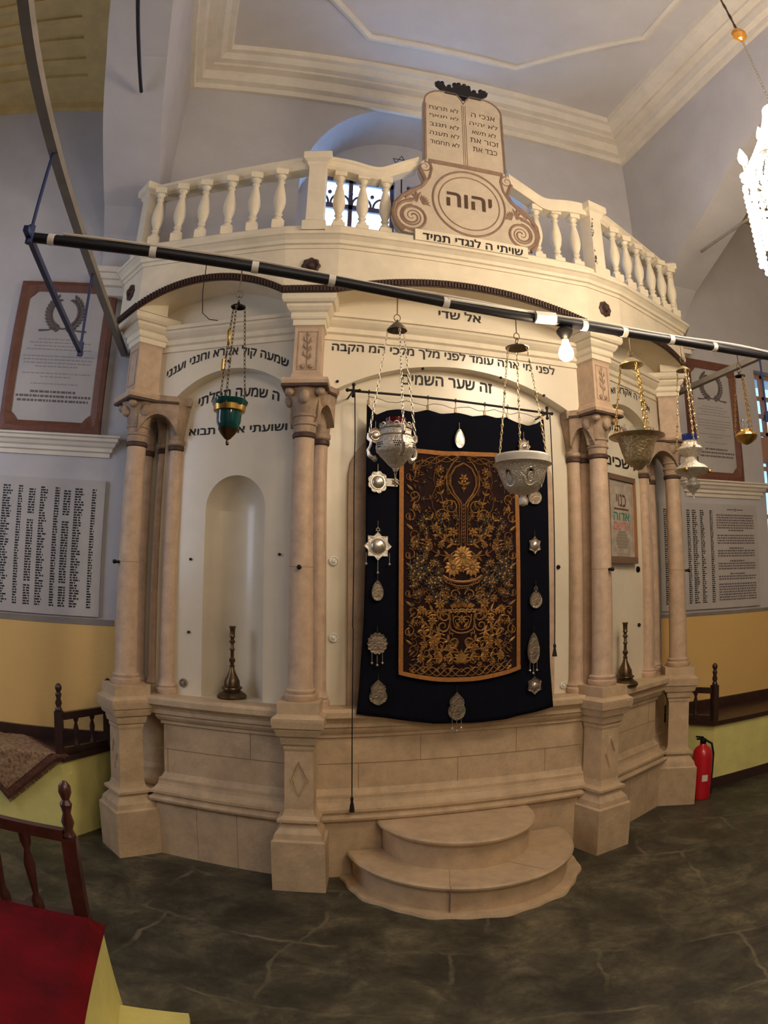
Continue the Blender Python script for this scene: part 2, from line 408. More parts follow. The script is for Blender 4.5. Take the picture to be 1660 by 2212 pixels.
# arcade walls over the side arches
ARC = [(4.36, 3.70), (4.30, 3.84), (4.21, 3.96), (4.05, 4.10), (3.80, 4.22), (3.42, 4.40), (3.05, 4.60), (2.66, 4.74), (2.2, 4.86), (1.7, 4.92), (1.2, 4.92), (.6, 4.84), (.2, 4.72), (-.2, 4.56), (-.6, 4.36), (-.95, 4.16), (-1.15, 3.96), (-1.24, 3.7)]
def arcade(x0, x1):
    b = MB()
    for (ya, za), (yb, zb) in zip(ARC[:-1], ARC[1:]):
        b.poly([(x0, ya, za), (x0, yb, zb), (x0, yb, 5.85), (x0, ya, 5.85)], x1-x0, (1, 0, 0))
    b.bb((x0, -7, 0), (x1, -1.24, 5.85)); return b
struct('wall_left', arcade(XL-TH, XL), 'wall_plaster')
struct('wall_right', arcade(XR, XR+TH), 'wall_plaster')
for nm, x0, x1 in (('trim_1', XL-TH, XL), ('trim_2', XR, XR+TH)):      # end pilasters with moulded capitals
    b = MB(); b.bb((x0+.02, YB-.08, 3.52), (x1-.02, YB+.02, 3.70))
    for z0, z1, o in ((3.58, 3.62, .02), (3.62, 3.66, .045), (3.66, 3.70, .07)): b.bb((x0-o, YB-.1-o, z0), (x1+o, YB+.02, z1))
    struct(nm, b, 'cornice_plaster')
# nave ceiling with stepped cornice and an octagonal moulding
b = MB(); b.bb((XL-TH, -7, 5.78), (XR+TH, YB+.3, 5.9)); struct('ceiling', b, 'ceiling_plaster')
ring = [(XL, -7), (XL, YB), (XR, YB), (XR, -7)]
b = MB(); b.sweep(ring, [(0, 5.50), (.035, 5.50), (.04, 5.55), (.09, 5.56), (.10, 5.62), (.10, 5.655), (.17, 5.66), (.17, 5.685), (.22, 5.69), (.26, 5.73), (.30, 5.735), (.31, 5.78), (0, 5.785)]); struct('trim_3', b, 'cornice_plaster')
b = MB(); cx = .06; oc = [(cx-.62, 3.76), (cx-1.42, 2.96), (cx-1.42, .2), (cx-.62, -.6), (cx+.62, -.6), (cx+1.42, .2), (cx+1.42, 2.96), (cx+.62, 3.76)]
b.sweep(oc, [(-.03, 5.78), (-.03, 5.762), (.0, 5.752), (.03, 5.762), (.03, 5.78)], closed=True); struct('trim_4', b, 'cornice_plaster')
# wooden ceiling of the left aisle
b = MB(); b.bb((-6, -7, 5.32), (XL-TH, YB, 5.4))
b.bb((-6, 3.98, 5.285), (XL-TH, YB, 5.32)); b.bb((-2.72, -7, 5.285), (XL-TH, 3.98, 5.32)); b.bb((-6, YB-.05, 5.22), (XL-TH, YB, 5.32))
for k in range(26): y = 3.80-.245*k; b.bb((-6, y-.035, 5.288), (-2.72, y+.035, 5.32))
struct('ceiling_left', b, 'aisle_wood')
b = MB(); b.bb((XR+TH, -7, 5.32), (6, YB+.06, 5.4)); struct('ceiling_right', b, 'aisle_wood')
b = MB(); b.bb((-5.4, -7, 0), (-5.2, YB, 5.4)); struct('wall_west', b, 'wall_dado'); b = MB(); b.bb((5.2, -7, 0), (5.4, YB+.06, 5.4)); struct('wall_east', b, 'wall_dado')
# painted grey band above the dado
b = MB(); b.bb((-6, YB-.004, 1.315), (XL-TH*.2, YB, 1.352)); struct('trim_5', b, 'grey_beam')
b = MB(); b.bb((XR, YB+.056, 1.345), (6, YB+.06, 1.375)); struct('trim_6', b, 'grey_beam')

# ------------------------------------------------------------------ plan of the ark
A_, B_, YF, YS, HW = .894, 1.858, 3.437, 3.910, .139
def rad(deg, sx): t = math.radians(deg); return Vector((sx*math.sin(t), -math.cos(t)))
PIER = [(Vector((-B_, YS)), 60, -1), (Vector((-A_, YF)), 14, -1), (Vector((A_, YF)), 14, 1), (Vector((B_, YS)), 60, 1)]
CH = []                                                   # chamfer ends, left to right
for p, d, s in PIER:
    n = rad(d, s); t = Vector((-n.y, n.x)); c = p+n*.15
    CH.append((c-t*.15, c+t*.15, n))
class Bay:                                                # local frame of a bay: x along it, y into the depth
    def __init__(s, o, ang, half): s.T = Matrix.Translation((o[0], o[1], 0)) @ Matrix.Rotation(ang, 4, 'Z'); s.h = half
    def __call__(s, x, y, z): return s.T @ Vector((x, y, z))
mid = (PIER[0][0]+PIER[1][0])/2; dv = PIER[1][0]-PIER[0][0]; ang = math.atan2(dv.y, dv.x)
BAYS = [Bay(mid, ang, dv.length/2), Bay((0, YF), 0, A_), Bay((-mid.x, mid.y), -ang, dv.length/2)]
ark = thing('torah_ark', 'white canopied ark with stone base wall and three inscribed bays', 'ark', (0, YF+.3, 0))
LZ, PY, OY = .965, .14, .05                               # ledge height, panel depth, depth of the face above the arches
def arcz(x, hw, zs, rise):                                # segmental arch
    R = (hw*hw+rise*rise)/(2*rise); x = max(-hw, min(hw, x)); return zs+math.sqrt(max(0, R*R-x*x))-(R-rise)
wallprof = [(-.035, 0), (-.035, .33), (-.015, .335), (-.004, .345), (-.001, .357), (-.006, .369), (-.022, .376), (-.022, .386), (-.008, .392), (-.008, .408), (-.028, .418), (-.044, .440), (-.049, .458), (-.049, .476), (-.060, .480), (-.075, .51),
            (-.075, .795), (-.062, .80), (-.062, .818), (-.050, .825), (-.040, .842), (-.040, .856), (-.026, .862), (-.026, .884), (-.018, .898), (-.003, .912), (.004, .918), (.004, .948), (-.006, LZ), (-.4, LZ)]
for k, B in enumerate(BAYS):
    h = B.h
    b = MB(B.T); b.sweep({0: [(-.76, .14), (-.40, .14), (-.40, 0), (h, 0)], 1: [(-h, 0), (h, 0)], 2: [(-h, 0), (.40, 0), (.40, .14), (.76, .14)]}[k], wallprof); put('base_wall', b, 'stone', ark)
    b = MB(B.T)                                           # joints between the blocks
    for z, xs in ((.65, ()),): b.bb((-.38 if k == 0 else -h+.1, .0735, z-.002), (.38 if k == 2 else h-.1, .08, z+.002))
    for x, z0, z1 in ([(-.3, .5, .65), (.22, .65, .8)] if k != 1 else [(-.57, .5, .65), (.0, .5, .65), (-.22, .65, .8), (.36, .65, .8), (.55, .5, .65)]): b.bb((x-.0015, .0735, z0), (x+.0015, .08, z1))
    for x in ([-.1, .15] if k != 1 else [-.33, .4]): b.bb((x-.0012, .0342, 0), (x+.0012, .05, .328))
    put('masonry_joint', b, 'joint', ark)
    # inner panel; the left bay has a round-headed niche
    b = MB(B.T)
    zt = 3.0
    if k == 0:
        nx, nw, ns = .075, .19, 2.045
        b.bb((-.42, PY, LZ), (nx-nw, PY+.2, ns)); b.bb((nx+nw, PY, LZ), (h, PY+.2, ns))
        b.bb((-.42, PY, ns), (nx-nw, PY+.2, zt)); b.bb((-.78, PY+.14, LZ), (-.42, PY+.2, zt)); b.bb((nx+nw, PY, ns), (h, PY+.2, zt))
        for i in range(20):
            a0, a1 = PI*i/20, PI*(i+1)/20; q0, q1 = (nx-nw*math.cos(a0), ns+nw*math.sin(a0)), (nx-nw*math.cos(a1), ns+nw*math.sin(a1))
            b.xz([q0, q1, (q1[0], zt), (q0[0], zt)], PY, PY+.2)
        vs = []; fs = []; m = 16                          # half-round niche shell
        for z in [LZ, 1.5, ns]:
            for i in range(m+1): a = PI*i/m; vs.append((nx-nw*math.cos(a), PY+.001+.16*math.sin(a), z))
        for j in range(2):
            for i in range(m): fs.append((j*(m+1)+i, j*(m+1)+i+1, (j+1)*(m+1)+i+1, (j+1)*(m+1)+i))
        b.add(vs, fs); vs = []; fs = []
        for j in range(9):
            e = PI/2*j/8
            for i in range(m+1): a = PI*i/m; vs.append((nx-nw*math.cos(a)*math.cos(e), PY+.001+.16*math.sin(a)*math.cos(e), ns+nw*math.sin(e)))
        for j in range(8):
            for i in range(m): fs.append((j*(m+1)+i, j*(m+1)+i+1, (j+1)*(m+1)+i+1, (j+1)*(m+1)+i))
        b.add(vs, fs); b.bb((-.42, PY-.02, LZ-.02), (h, PY+.3, LZ+.0005))
    elif k == 1: b.bb((-h-.02, PY, LZ), (h+.02, PY+.1, zt))
    else: b.bb((-h-.02, PY, LZ), (.42, PY+.2, zt)); b.bb((.42, PY+.14, LZ), (.78, PY+.2, zt))
    put('wall_panel', b, 'ark_panel', ark, smooth=True)
    # face above the arch, up to the impost cornice
    hw, zs, rise = (.745, 2.685, .205) if k == 1 else (.40, 2.665, .185)
    ax = 0 if k == 1 else (.05 if k == 0 else -.05)
    b = MB(B.T); n = 24
    for i in range(n):
        x0, x1 = lerp(-hw, hw, i/n), lerp(-hw, hw, (i+1)/n)
        b.xz([(ax+x0, arcz(x0, hw, zs, rise)), (ax+x1, arcz(x1, hw, zs, rise)), (ax+x1, 3.45), (ax+x0, 3.45)], OY, PY+.02)
    b.bb((-h-.03, OY, zs), (ax-hw, PY+.02, 3.45)); b.bb((ax+hw, OY, zs), (h+.03, PY+.02, 3.45))
    put('arch_wall', b, 'ark_panel', ark)
    b = MB(B.T); b.sweep([(-h, OY), (h, OY)], [(0, 2.985), (.010, 2.988), (.010, 3.02), (.024, 3.03), (.024, 3.06), (.04, 3.075), (.055, 3.095), (.06, 3.108), (.072, 3.112), (.072, 3.135), (0, 3.15)]); put('impost_cornice', b, 'ark_white', ark)
# stone door frame that shows beside the curtain
b = MB(); fo, fi = .625, .53; pts = []
def frame_pts(hw, zs, r): return [(-hw, LZ), (-hw, zs)]+[(-hw*math.cos(PI*i/16), zs+r*math.sin(PI*i/16)) for i in range(1, 16)]+[(hw, zs), (hw, LZ)]
po, pi_ = frame_pts(fo, 2.24, .36), frame_pts(fi, 2.2, .3); yp = YF+PY
vs = []
for (xo, zo), (xi, zi) in zip(po, pi_): vs += [(xo, yp, zo), (xo, yp-.03, zo), (xi+(.02 if xi < 0 else -.02), yp-.03, zi), (xi+(.05 if xi < 0 else -.05), yp+.02, zi)]
n = len(po); fs = []
for i in range(n-1):
    for j in range(3): fs.append((i*4+j, i*4+j+1, (i+1)*4+j+1, (i+1)*4+j))
b.add(vs, fs); put('door_surround', b, 'stone_pink', ark)
b = MB(); b.bb((-fi, yp-.004, LZ), (fi, yp+.02, 2.45)); put('door', b, 'dark_wood', ark)
# engaged columns at the back of each bay, with bridged capitals
def cap_profile(r0, r1, z0, z1):                          # bell of a leafy capital
    return [(r0, z0), (r0*1.16, z0+.008), (r0*1.16, z0+.03), (r0*1.0, z0+.036), (r0*1.06, z0+.07), (r0*1.2, z0+.12), (lerp(r0, r1, .75), z1-.05), (r1, z1-.012), (r1, z1)]
def leafy(rows, cnt, amp):
    return lambda a, z: 1+amp*abs(math.cos(a*cnt/2+ (PI/2 if int(z*14) % 2 else 0)))
BACK = [(1, -.785, .125), (1, .785, .125), (1, -.885, .165), (1, .885, .165), (0, -.335, .13), (0, .50, .135), (2, .30, .13), (2, -.50, .135), (0, -.455, .20), (0, -.615, .235), (2, .455, .20), (2, .615, .235)]
for k, x, y in BACK:
    B = BAYS[k]; c = B(x, y, 0); b = MB()
    b.lathe([(.063, LZ), (.066, LZ+.015), (.066, LZ+.03), (.056, LZ+.04), (.060, LZ+.05), (.050, LZ+.065), (.045, LZ+.09), (.0435, 1.6), (.0405, 2.385)], (c.x, c.y, 0), 20)
    o = put('back_column', b, 'stone_pink', ark, smooth=True)
    b = MB(); b.lathe([(.044, 2.385), (.050, 2.392), (.050, 2.41), (.044, 2.416)], (c.x, c.y, 0), 20); put('necking_ring', b, 'ring_paint', o, smooth=True)
    b = MB(); b.lathe(cap_profile(.044, .074, 2.416, 2.66), (c.x, c.y, 0), 32, wob=leafy(3, 10, .07))
    b.lathe([(.072, 2.65), (.078, 2.665), (.08, 2.69), (.076, 2.70)], (c.x, c.y, 0), sq=True); put('back_capital', b, 'stone_dark', o, smooth=True)
# bridge blocks that tie the front capitals to the wall
for i, (p, d, s) in enumerate(PIER):
    ends = {0: [(0, -.335, .12)], 1: [(0, .50, .12), (1, -.785, .11)], 2: [(1, .785, .11), (2, -.50, .12)], 3: [(2, .30, .12)]}[i]
    b = MB(); r = MB()
    for k, x, y in ends:
        q = BAYS[k](x, y, 0); a = Vector((p.x, p.y, 0)); n = 10; dd = (q-a); L = dd.length; dd.normalize(); u = Vector((-dd.y, dd.x, 0))
        for j in range(n):
            t0, t1 = L*j/n, L*(j+1)/n; zz = [2.585-.11*(abs(2*t/L-1)**2.2) for t in (t0, t1)]
            P = [a+dd*t+u*w for t in (t0, t1) for w in (-.085, .085)]
            b.add([(P[0].x, P[0].y, zz[0]), (P[1].x, P[1].y, zz[0]), (P[2].x, P[2].y, zz[1]), (P[3].x, P[3].y, zz[1])]+[(v.x, v.y, 2.70) for v in P], [(0,1,3,2), (4,6,7,5), (0,4,5,1), (2,3,7,6), (0,2,6,4), (1,5,7,3)])
        for w in (-.088, .088): r.bar(a+u*w+Vector((0,0,2.658)), q+u*w+Vector((0,0,2.658)), .012, .014)
    put('capital_bridge', b, 'stone_dark', ark); put('painted_trim', r, 'ring_paint', ark)
# canopy: frieze with three arches, cornice, dentil trim, roof
ZT, ZC = 3.225, 3.48                                      # springing of the trim, underside of the cornice
back0, back1 = Vector((CH[0][0].x+.02, YB+.0)), Vector((CH[3][1].x-.02, YB+.0))
outline = [back0]+[q for c in CH for q in c[:2]]+[back1]
RISE = (.125, .115, .09)
b = MB(); dent = MB(); band = MB()
for c0, c1, n in CH:                                      # chamfer faces over the piers
    a, e = Vector((*c0, 0)), Vector((*c1, 0)); nn = Vector((*n, 0))
    b.poly([a+Vector((0,0,ZT-.04)), e+Vector((0,0,ZT-.04)), e+Vector((0,0,ZC)), a+Vector((0,0,ZC))], -.2, nn)
def trimline(f, L, m):                                    # painted dentil band following a curve
    for i in range(m):
        s0, s1 = L*i/m, L*(i+1)/m; p0, p1 = f(s0), f(s1); sm = f((s0+s1)/2)
        for mb, o, hgt, frac in ((band, .006, .044, 1), (dent, .018, .036, .58)):
            q0, q1 = (p0, p1) if frac == 1 else (p0.lerp(p1, .21), p0.lerp(p1, .79))
            d = (p1-p0); nn = Vector((d.y, -d.x, 0)).normalized()
            upv = Vector((0, 0, 1))
            vs = [q+upv*zz+nn*oo for q in (q0, q1) for zz in (-hgt/2, hgt/2) for oo in (-.004, o)]
            mb.add(vs, [(0,1,3,2), (4,6,7,5), (0,4,5,1), (2,3,7,6), (0,2,6,4), (1,5,7,3)])
for c0, c1, n in CH:
    L = (c1-c0).length; trimline(lambda s: Vector((*c0.lerp(c1, s/L), ZT-.02)), L, 16)
segs = [(CH[0][1], CH[1][0]), (CH[1][1], CH[2][0]), (CH[2][1], CH[3][0])]
for k, (p, q) in enumerate(segs):
    L = (q-p).length; d = (q-p)/L; nn = Vector((-d.y, d.x, 0)); hw = L/2
    if nn.y < 0: nn = -nn
    zf = lambda s: arcz(s-hw, hw, ZT-.02, RISE[k])
    f = lambda s: Vector((p.x+d.x*s, p.y+d.y*s, zf(s)))
    m = 30
    for i in range(m):
        s0, s1 = L*i/m, L*(i+1)/m; a, e = f(s0), f(s1)
        b.poly([a, e, Vector((e.x, e.y, ZC)), Vector((a.x, a.y, ZC))], .30, nn)
    trimline(f, L, int(L/.0185))
for p, q in ((back0, CH[0][0]), (CH[3][1], back1)):       # returns to the wall
    b.add([(p.x, p.y, 3.19), (q.x, q.y, 3.19), (q.x, q.y, ZC), (p.x, p.y, ZC)], [(0, 1, 2, 3)])
put('frieze', b, 'ark_white', ark); put('painted_band', band, 'ring_paint', ark); put('dentil_trim', dent, 'brown_paint', ark)
b = MB(); b.sweep([tuple(v) for v in outline], [(-.02, ZC-.02), (.008, ZC-.02), (.012, ZC), (.025, ZC+.005), (.03, ZC+.025), (.05, ZC+.045), (.06, ZC+.05), (.06, ZC+.068), (.0, ZC+.09), (-.1, ZC+.095)]); put('cornice', b, 'ark_white', ark)
b = MB(); b.poly([(v.x, v.y, ZC+.05) for v in outline], .02, (0, 0, 1)); put('canopy_roof', b, 'ark_white', ark)
for c0, c1, n in CH:                                      # dark rosettes
    c = (c0+c1)/2; b = MB(Matrix.Translation((c.x, c.y, 3.345)) @ Matrix.Rotation(math.atan2(n.y, n.x)+PI/2, 4, 'Z') @ Matrix.Rotation(PI/2, 4, 'X'))
    b.lathe([(.001, 0), (.048, 0), (.052, .008), (.040, .016), (.024, .01), (.016, .028), (.001, .034)], (0,0,0), 32, wob=lambda a, z: 1+.07*math.cos(8*a) if z < .02 else 1)
    put('rosette', b, 'brown_paint', ark, smooth=True)
# inscriptions painted on the plaster
def inscription(k, s, width, height, x0, z0, y, curve=None, bold=.022):
    B = BAYS[k]; mb = MB()
    lettering(mb, s, width, height, lambda x, z: B(x0+x, y-.0025, z0+z+(curve(x) if curve else 0)), bold)
    return put('painted_lettering', mb, 'ink', ark)
inscription(1, 'אל שדי', .275, .062, .01, 3.234, OY)
inscription(1, 'לפני מי אתה עומד לפני מלך מלכי המ הקבה', 1.40, .072, -.06, 2.948, OY, lambda x: .012*math.cos(x*2.4)-.004)
inscription(1, 'זה שער השמים', .57, .064, -.045, 2.793, PY, lambda x: .03*math.cos(x*3))
inscription(0, 'שמעה קול אקרא וחנני וענני', .80, .078, .0, 2.955, OY, lambda x: -(x/.42)**2*.125)
inscription(0, 'ה שמעה תפלתי', .53, .070, .055, 2.735, PY, lambda x: -(x/.3)**2*.06)
inscription(0, 'ושועתי אליך תבוא', .64, .066, .06, 2.50, PY)
inscription(2, 'אליך ה אקרא ואל', .62, .074, .02, 2.955, OY, lambda x: -(x/.42)**2*.12)
inscription(2, 'ה אתחנן', .36, .066, .0, 2.70, PY, lambda x: -(x/.3)**2*.05)
inscription(2, 'הישכים', .50, .066, .02, 2.462, PY)
# small fittings on the panels
def disc(name, k, x, z, r, m, y=PY, ring=True):
    B = BAYS[k]; b = MB(B.T @ Matrix.Translation((x, y, z)) @ Matrix.Rotation(PI/2, 4, 'X'))
    b.lathe([(r, 0), (r, .008), (r*.8, .012), (r*.74, .006), (r*.45, .006), (r*.4, .016), (.001, .02)], (0,0,0), 20); put(name, b, m, ark, smooth=True)
disc('socket_plate', 1, -.70, 1.764, .027, 'white_tape'); disc('socket_plate', 1, -.70, 1.341, .027, 'white_tape'); disc('socket_plate', 1, .70, 1.014, .022, 'white_tape')
disc('socket_plate', 0, -.231, 1.034, .026, 'print_grey'); disc('socket_plate', 2, .186, 1.729, .022, 'dark_metal'); disc('hook_plate', 2, .186, 1.339, .014, 'black_iron'); disc('hook_plate', 1, .665, 1.739, .013, 'black_iron')
for k, x, z, y in ((0, .36, 1.79, PY), (0, -.2, 1.75, PY), (0, -.2, 1.33, PY), (0, .02, 2.895, OY), (1, -.72, 2.74, OY), (1, .26, 2.86, OY), (1, -.23, 2.86, OY), (1, .55, 2.78, OY)): disc('nail', k, x, z, .008, 'brown_paint', y)

# ------------------------------------------------------------------ the four stone columns
COLLAB = ['stone column at the far west corner of the ark, beside the names tablet', 'stone column with carved foliage block, beside the niche and closest to the camera', 'stone column under the bare lit bulb, beside the framed print', 'slender stone column beside the red fire extinguisher']
COLLAB[0] = 'stone column at the niche bay outer corner, in front of the dark gap'
for i, (p, d, s) in enumerate(PIER):
    t = thing('stone_column', COLLAB[i], 'column', (p.x, p.y, 0), s*math.radians(d), 'columns carrying the ark canopy')
    b = MB(t.matrix_basis.copy() if False else WM[t.name])
    b.lathe([(HW, 0), (HW, .285), (HW-.012, .295), (HW-.018, .325), (HW-.05, .365), (HW-.05, .38), (HW-.028, .385), (HW-.028, .40), (HW-.055, .415), (HW-.06, .43), (.075, .45), (.073, .76), (.078, .775), (.078, .79), (.088, .80), (.093, .825), (.093, .84), (.108, .845), (.118, .875), (.118, .885), (.13, .89), (.134, .925), (.134, .94), (.112, .955), (.108, .96), (.108, 1.02), (.0, 1.02)], (0,0,0), sq=True, caps=False)
    o = put('pedestal', b, 'stone', t)
    b = MB(WM[t.name])                                    # carved lozenge on the die
    for w in (.045, .03): b.tube([(0, -.0765, .52), (w, -.0765, .615), (0, -.0765, .71), (-w, -.0765, .615)], .003, 5, closed=True)
    put('carved_lozenge', b, 'stone', o)
    b = MB(WM[t.name]); b.lathe([(.082, 1.02), (.088, 1.03), (.088, 1.05), (.074, 1.058), (.079, 1.068), (.079, 1.076), (.068, 1.083), (.065, 1.10), (.0635, 1.5), (.061, 1.9), (.056, 2.392)], (0,0,0), 28)
    o = put('shaft', b, 'stone_pink', t, smooth=True)
    b = MB(WM[t.name]); b.lathe([(.0632, 1.717), (.0632, 1.720)], (0,0,0), 28); put('masonry_joint', b, 'joint', o)
    b = MB(WM[t.name]); b.tube([(.0, -.058, 1.715), (.0, -.09, 1.715)], .009, 8); b.sphere((0, -.09, 1.715), .013); put('knob', b, 'dark_metal', o, smooth=True)
    b = MB(WM[t.name]); b.lathe([(.056, 2.39), (.065, 2.396), (.067, 2.41), (.060, 2.42)], (0,0,0), 28); put('necking_ring', b, 'ring_paint', o, smooth=True)
    b = MB(WM[t.name])
    b.lathe([(.060, 2.42), (.062, 2.455), (.069, 2.46), (.069, 2.47), (.062, 2.475), (.064, 2.50), (.071, 2.505), (.071, 2.515), (.066, 2.52), (.070, 2.56), (.080, 2.60), (.098, 2.635), (.112, 2.655)], (0,0,0), 36, wob=lambda a, z: 1+(.09*abs(math.cos(4*a)) if z > .1 and z > 2.53 else 0))
    for q in range(4):                                    # corner volutes and mid leaves
        a = PI/4+q*PI/2; b.sphere((.118*math.cos(a), .118*math.sin(a), 2.632), .026, 10, 6)
        a = q*PI/2; b.sphere((.088*math.cos(a), .088*math.sin(a), 2.605), .030, 10, 6, 1.4)
    put('capital', b, 'stone_dark', t, smooth=True)
    b = MB(WM[t.name]); b.lathe([(.120, 2.648), (.126, 2.652), (.126, 2.664), (.120, 2.668)], (0,0,0), sq=True); put('painted_trim', b, 'ring_paint', t)
    b = MB(WM[t.name]); b.lathe([(.122, 2.668), (.128, 2.685), (.122, 2.70), (.085, 2.705), (.080, 2.73), (.076, 2.735), (.076, 3.0), (.08, 3.01), (.0, 3.01)], (0,0,0), sq=True, caps=False)
    o = put('impost_block', b, 'stone_pink', t)
    b = MB(WM[t.name])                                    # carved sprig on the block
    for fx in (0,) if i in (1, 2) else ():
        b.tube([(0, -.0765, 2.78), (.004, -.079, 2.86), (-.003, -.079, 2.95)], .0035, 6)
        for z, sg in ((2.83, 1), (2.845, -1), (2.875, 1), (2.89, -1), (2.92, 1), (2.93, -1)): b.tube([(0, -.078, z-.02), (sg*.018, -.08, z), (sg*.02, -.079, z+.022)], .005, 6, rr=[.002, .006, .001])
        for sg in (-1, 1): b.lathe([(.001, -.004), (.016, -.002), (.012, .004), (.004, .007), (.001, .008)], (0,0,0), 10) if False else b.sphere((sg*.022, -.077, 2.775), .014, 10, 6)
        b.sphere((0, -.077, 2.965), .009, 8, 6, 1.6)
    for x0, x1, z0, z1 in ((-.055, .055, 2.755, 2.76), (-.055, .055, 2.975, 2.98), (-.055, -.05, 2.755, 2.98), (.05, .055, 2.755, 2.98)): b.bb((x0, -.0785, z0), (x1, -.075, z1))
    put('carved_sprig', b, 'stone_dark', o)
    b = MB(WM[t.name]); b.lathe([(.078, 3.01), (.088, 3.014), (.088, 3.045), (.096, 3.05), (.10, 3.06), (.10, 3.085), (.112, 3.095), (.125, 3.115), (.125, 3.13), (.14, 3.135), (.15, 3.15), (.15, 3.182), (0, 3.183)], (0,0,0), sq=True, caps=False); put('head_block', b, 'ark_white', t)

# ------------------------------------------------------------------ balustrade on the canopy
bal = thing('balustrade', 'white balustrade of turned balusters along the top of the ark canopy', 'balustrade', (0, 3.5, 3.56))
BZ0, BZ1 = 3.576, 3.618
INS = .045
def inset(c): return c[0]-c[2]*INS, c[1]-c[2]*INS
path = [v for c in CH for v in inset(c)]
bp_ = [(-.05, BZ0), (.05, BZ0), (.05, BZ1-.012), (.04, BZ1), (-.05, BZ1)]; yb_ = path[3].y
b = MB(); b.sweep([tuple(back0+Vector((.05, 0)))]+[tuple(v) for v in path[:4]]+[(-.352, yb_)], bp_); b.sweep([(.382, yb_)]+[tuple(v) for v in path[4:]]+[tuple(back1-Vector((.05, 0)))], bp_); put('base_rail', b, 'ark_white', bal)
railprof = lambda dz: [(-.045, 4.035+dz), (.035, 4.035+dz), (.05, 4.05+dz), (.05, 4.085+dz), (.058, 4.09+dz), (.058, 4.11+dz), (.04, 4.125+dz), (-.045, 4.125+dz), (-.045, 4.035+dz)]
def rail(p, q, f=None, name='top_rail'):
    L = (q-p).length; n = 24 if f else 1; d = (q-p)/L; nn = Vector((d.y, -d.x)); mb = MB(); pr = railprof(0); vs = []; k = len(pr)
    for i in range(n+1):
        c = p.lerp(q, i/n); dz = f(i/n) if f else 0
        vs += [(c.x+nn.x*o, c.y+nn.y*o, z+dz) for o, z in pr]
    mb.add(vs, [(i*k+j, (i+1)*k+j, (i+1)*k+j+1, i*k+j+1) for i in range(n) for j in range(k-1)]+[tuple(range(k-1)), tuple(n*k+j for j in range(k-2, -1, -1))])
    put(name, mb, 'ark_white', bal)
P = [inset(c) for c in CH]
pc = [(a+e)/2 for a, e in P]
rail(pc[0], pc[1]); rail(pc[2], pc[3])
def swoop(t):                                             # the rail rises to the tablets
    u = t*2 if t <= .5 else (1-t)*2
    return -.02*math.exp(-((u-.60)/.12)**2)+.10*max(0, min(1, (u-.62)/.2))**1.6
mL, mR = Vector((-.308, pc[1].y+.005)), Vector((.308, pc[1].y+.005))
sw = lambda u: -.025*math.exp(-((u-.55)/.18)**2)+.11*max(0, (u-.6)/.4)**1.3
rail(pc[1], mL, sw); rail(pc[2], mR, sw)
rail(back0+Vector((.05, 0)), pc[0]); rail(pc[3], back1-Vector((.05, 0)))
def baluster(c):
    mb = MB(); z = BZ1
    mb.lathe([(.036, 0), (.036, .055)], (c.x, c.y, z), sq=True)
    mb.lathe([(.024, .055), (.030, .065), (.030, .078), (.020, .088), (.018, .10), (.026, .112), (.020, .122), (.022, .135), (.033, .165), (.038, .20), (.036, .235), (.027, .285), (.019, .32), (.017, .335), (.025, .345), (.017, .356), (.017, .365), (.027, .377), (.03, .387)], (c.x, c.y, z), 16)
    mb.lathe([(.036, .385), (.036, .425)], (c.x, c.y, z), sq=True)
    put('baluster', mb, 'ark_white', bal, smooth=True)
for (p, q) in ((P[0][1], P[1][0]), (P[3][0], P[2][1])):
    L = (q-p).length
    for s in (.075, .238, .40, .575, .74, .90): baluster(q.lerp(p, s/L*.99))
for x in (-.785, -.643, -.503, .503, .643, .785): baluster(Vector((x, pc[1].y+.005)))
for y in (4.05, 4.2): baluster(Vector((back0.x+.05, y))); baluster(Vector((back1.x-.05, y)))
for i, (c, ch) in enumerate(zip(pc, CH)):
    T = Matrix.Translation((c.x, c.y, 0)) @ Matrix.Rotation(math.atan2(ch[2].y, ch[2].x)+PI/2, 4, 'Z'); b = MB(T)
    wd = .05
    b.lathe([(wd+.018, BZ0), (wd+.018, BZ1+.02), (wd, BZ1+.035), (wd, 4.03), (wd+.012, 4.045), (wd+.012, 4.06), (wd+.034, 4.075), (wd+.034, 4.12), (wd+.014, 4.14), (0, 4.142)], (0,0,0), sq=True, caps=False)
    o = put('post', b, 'ark_white', bal)
    if i == 2:
        b = MB(T)
        for q in range(46):
            z = random.choice([random.uniform(3.86, 4.02), random.uniform(3.66, 3.72)]) if q % 4 else random.uniform(3.66, 4.02); x = -wd+abs(random.gauss(0, .012)); r_ = random.uniform(.002, .006)
            b.add([(x+r_*math.cos(t)*random.uniform(.6, 1.3), -wd-.0012, z+r_*1.5*math.sin(t)*random.uniform(.6, 1.3)) for t in [2*PI*w_/6 for w_ in range(6)]], [tuple(range(6))])
        put('flaked_paint', b, 'brown_paint', o)

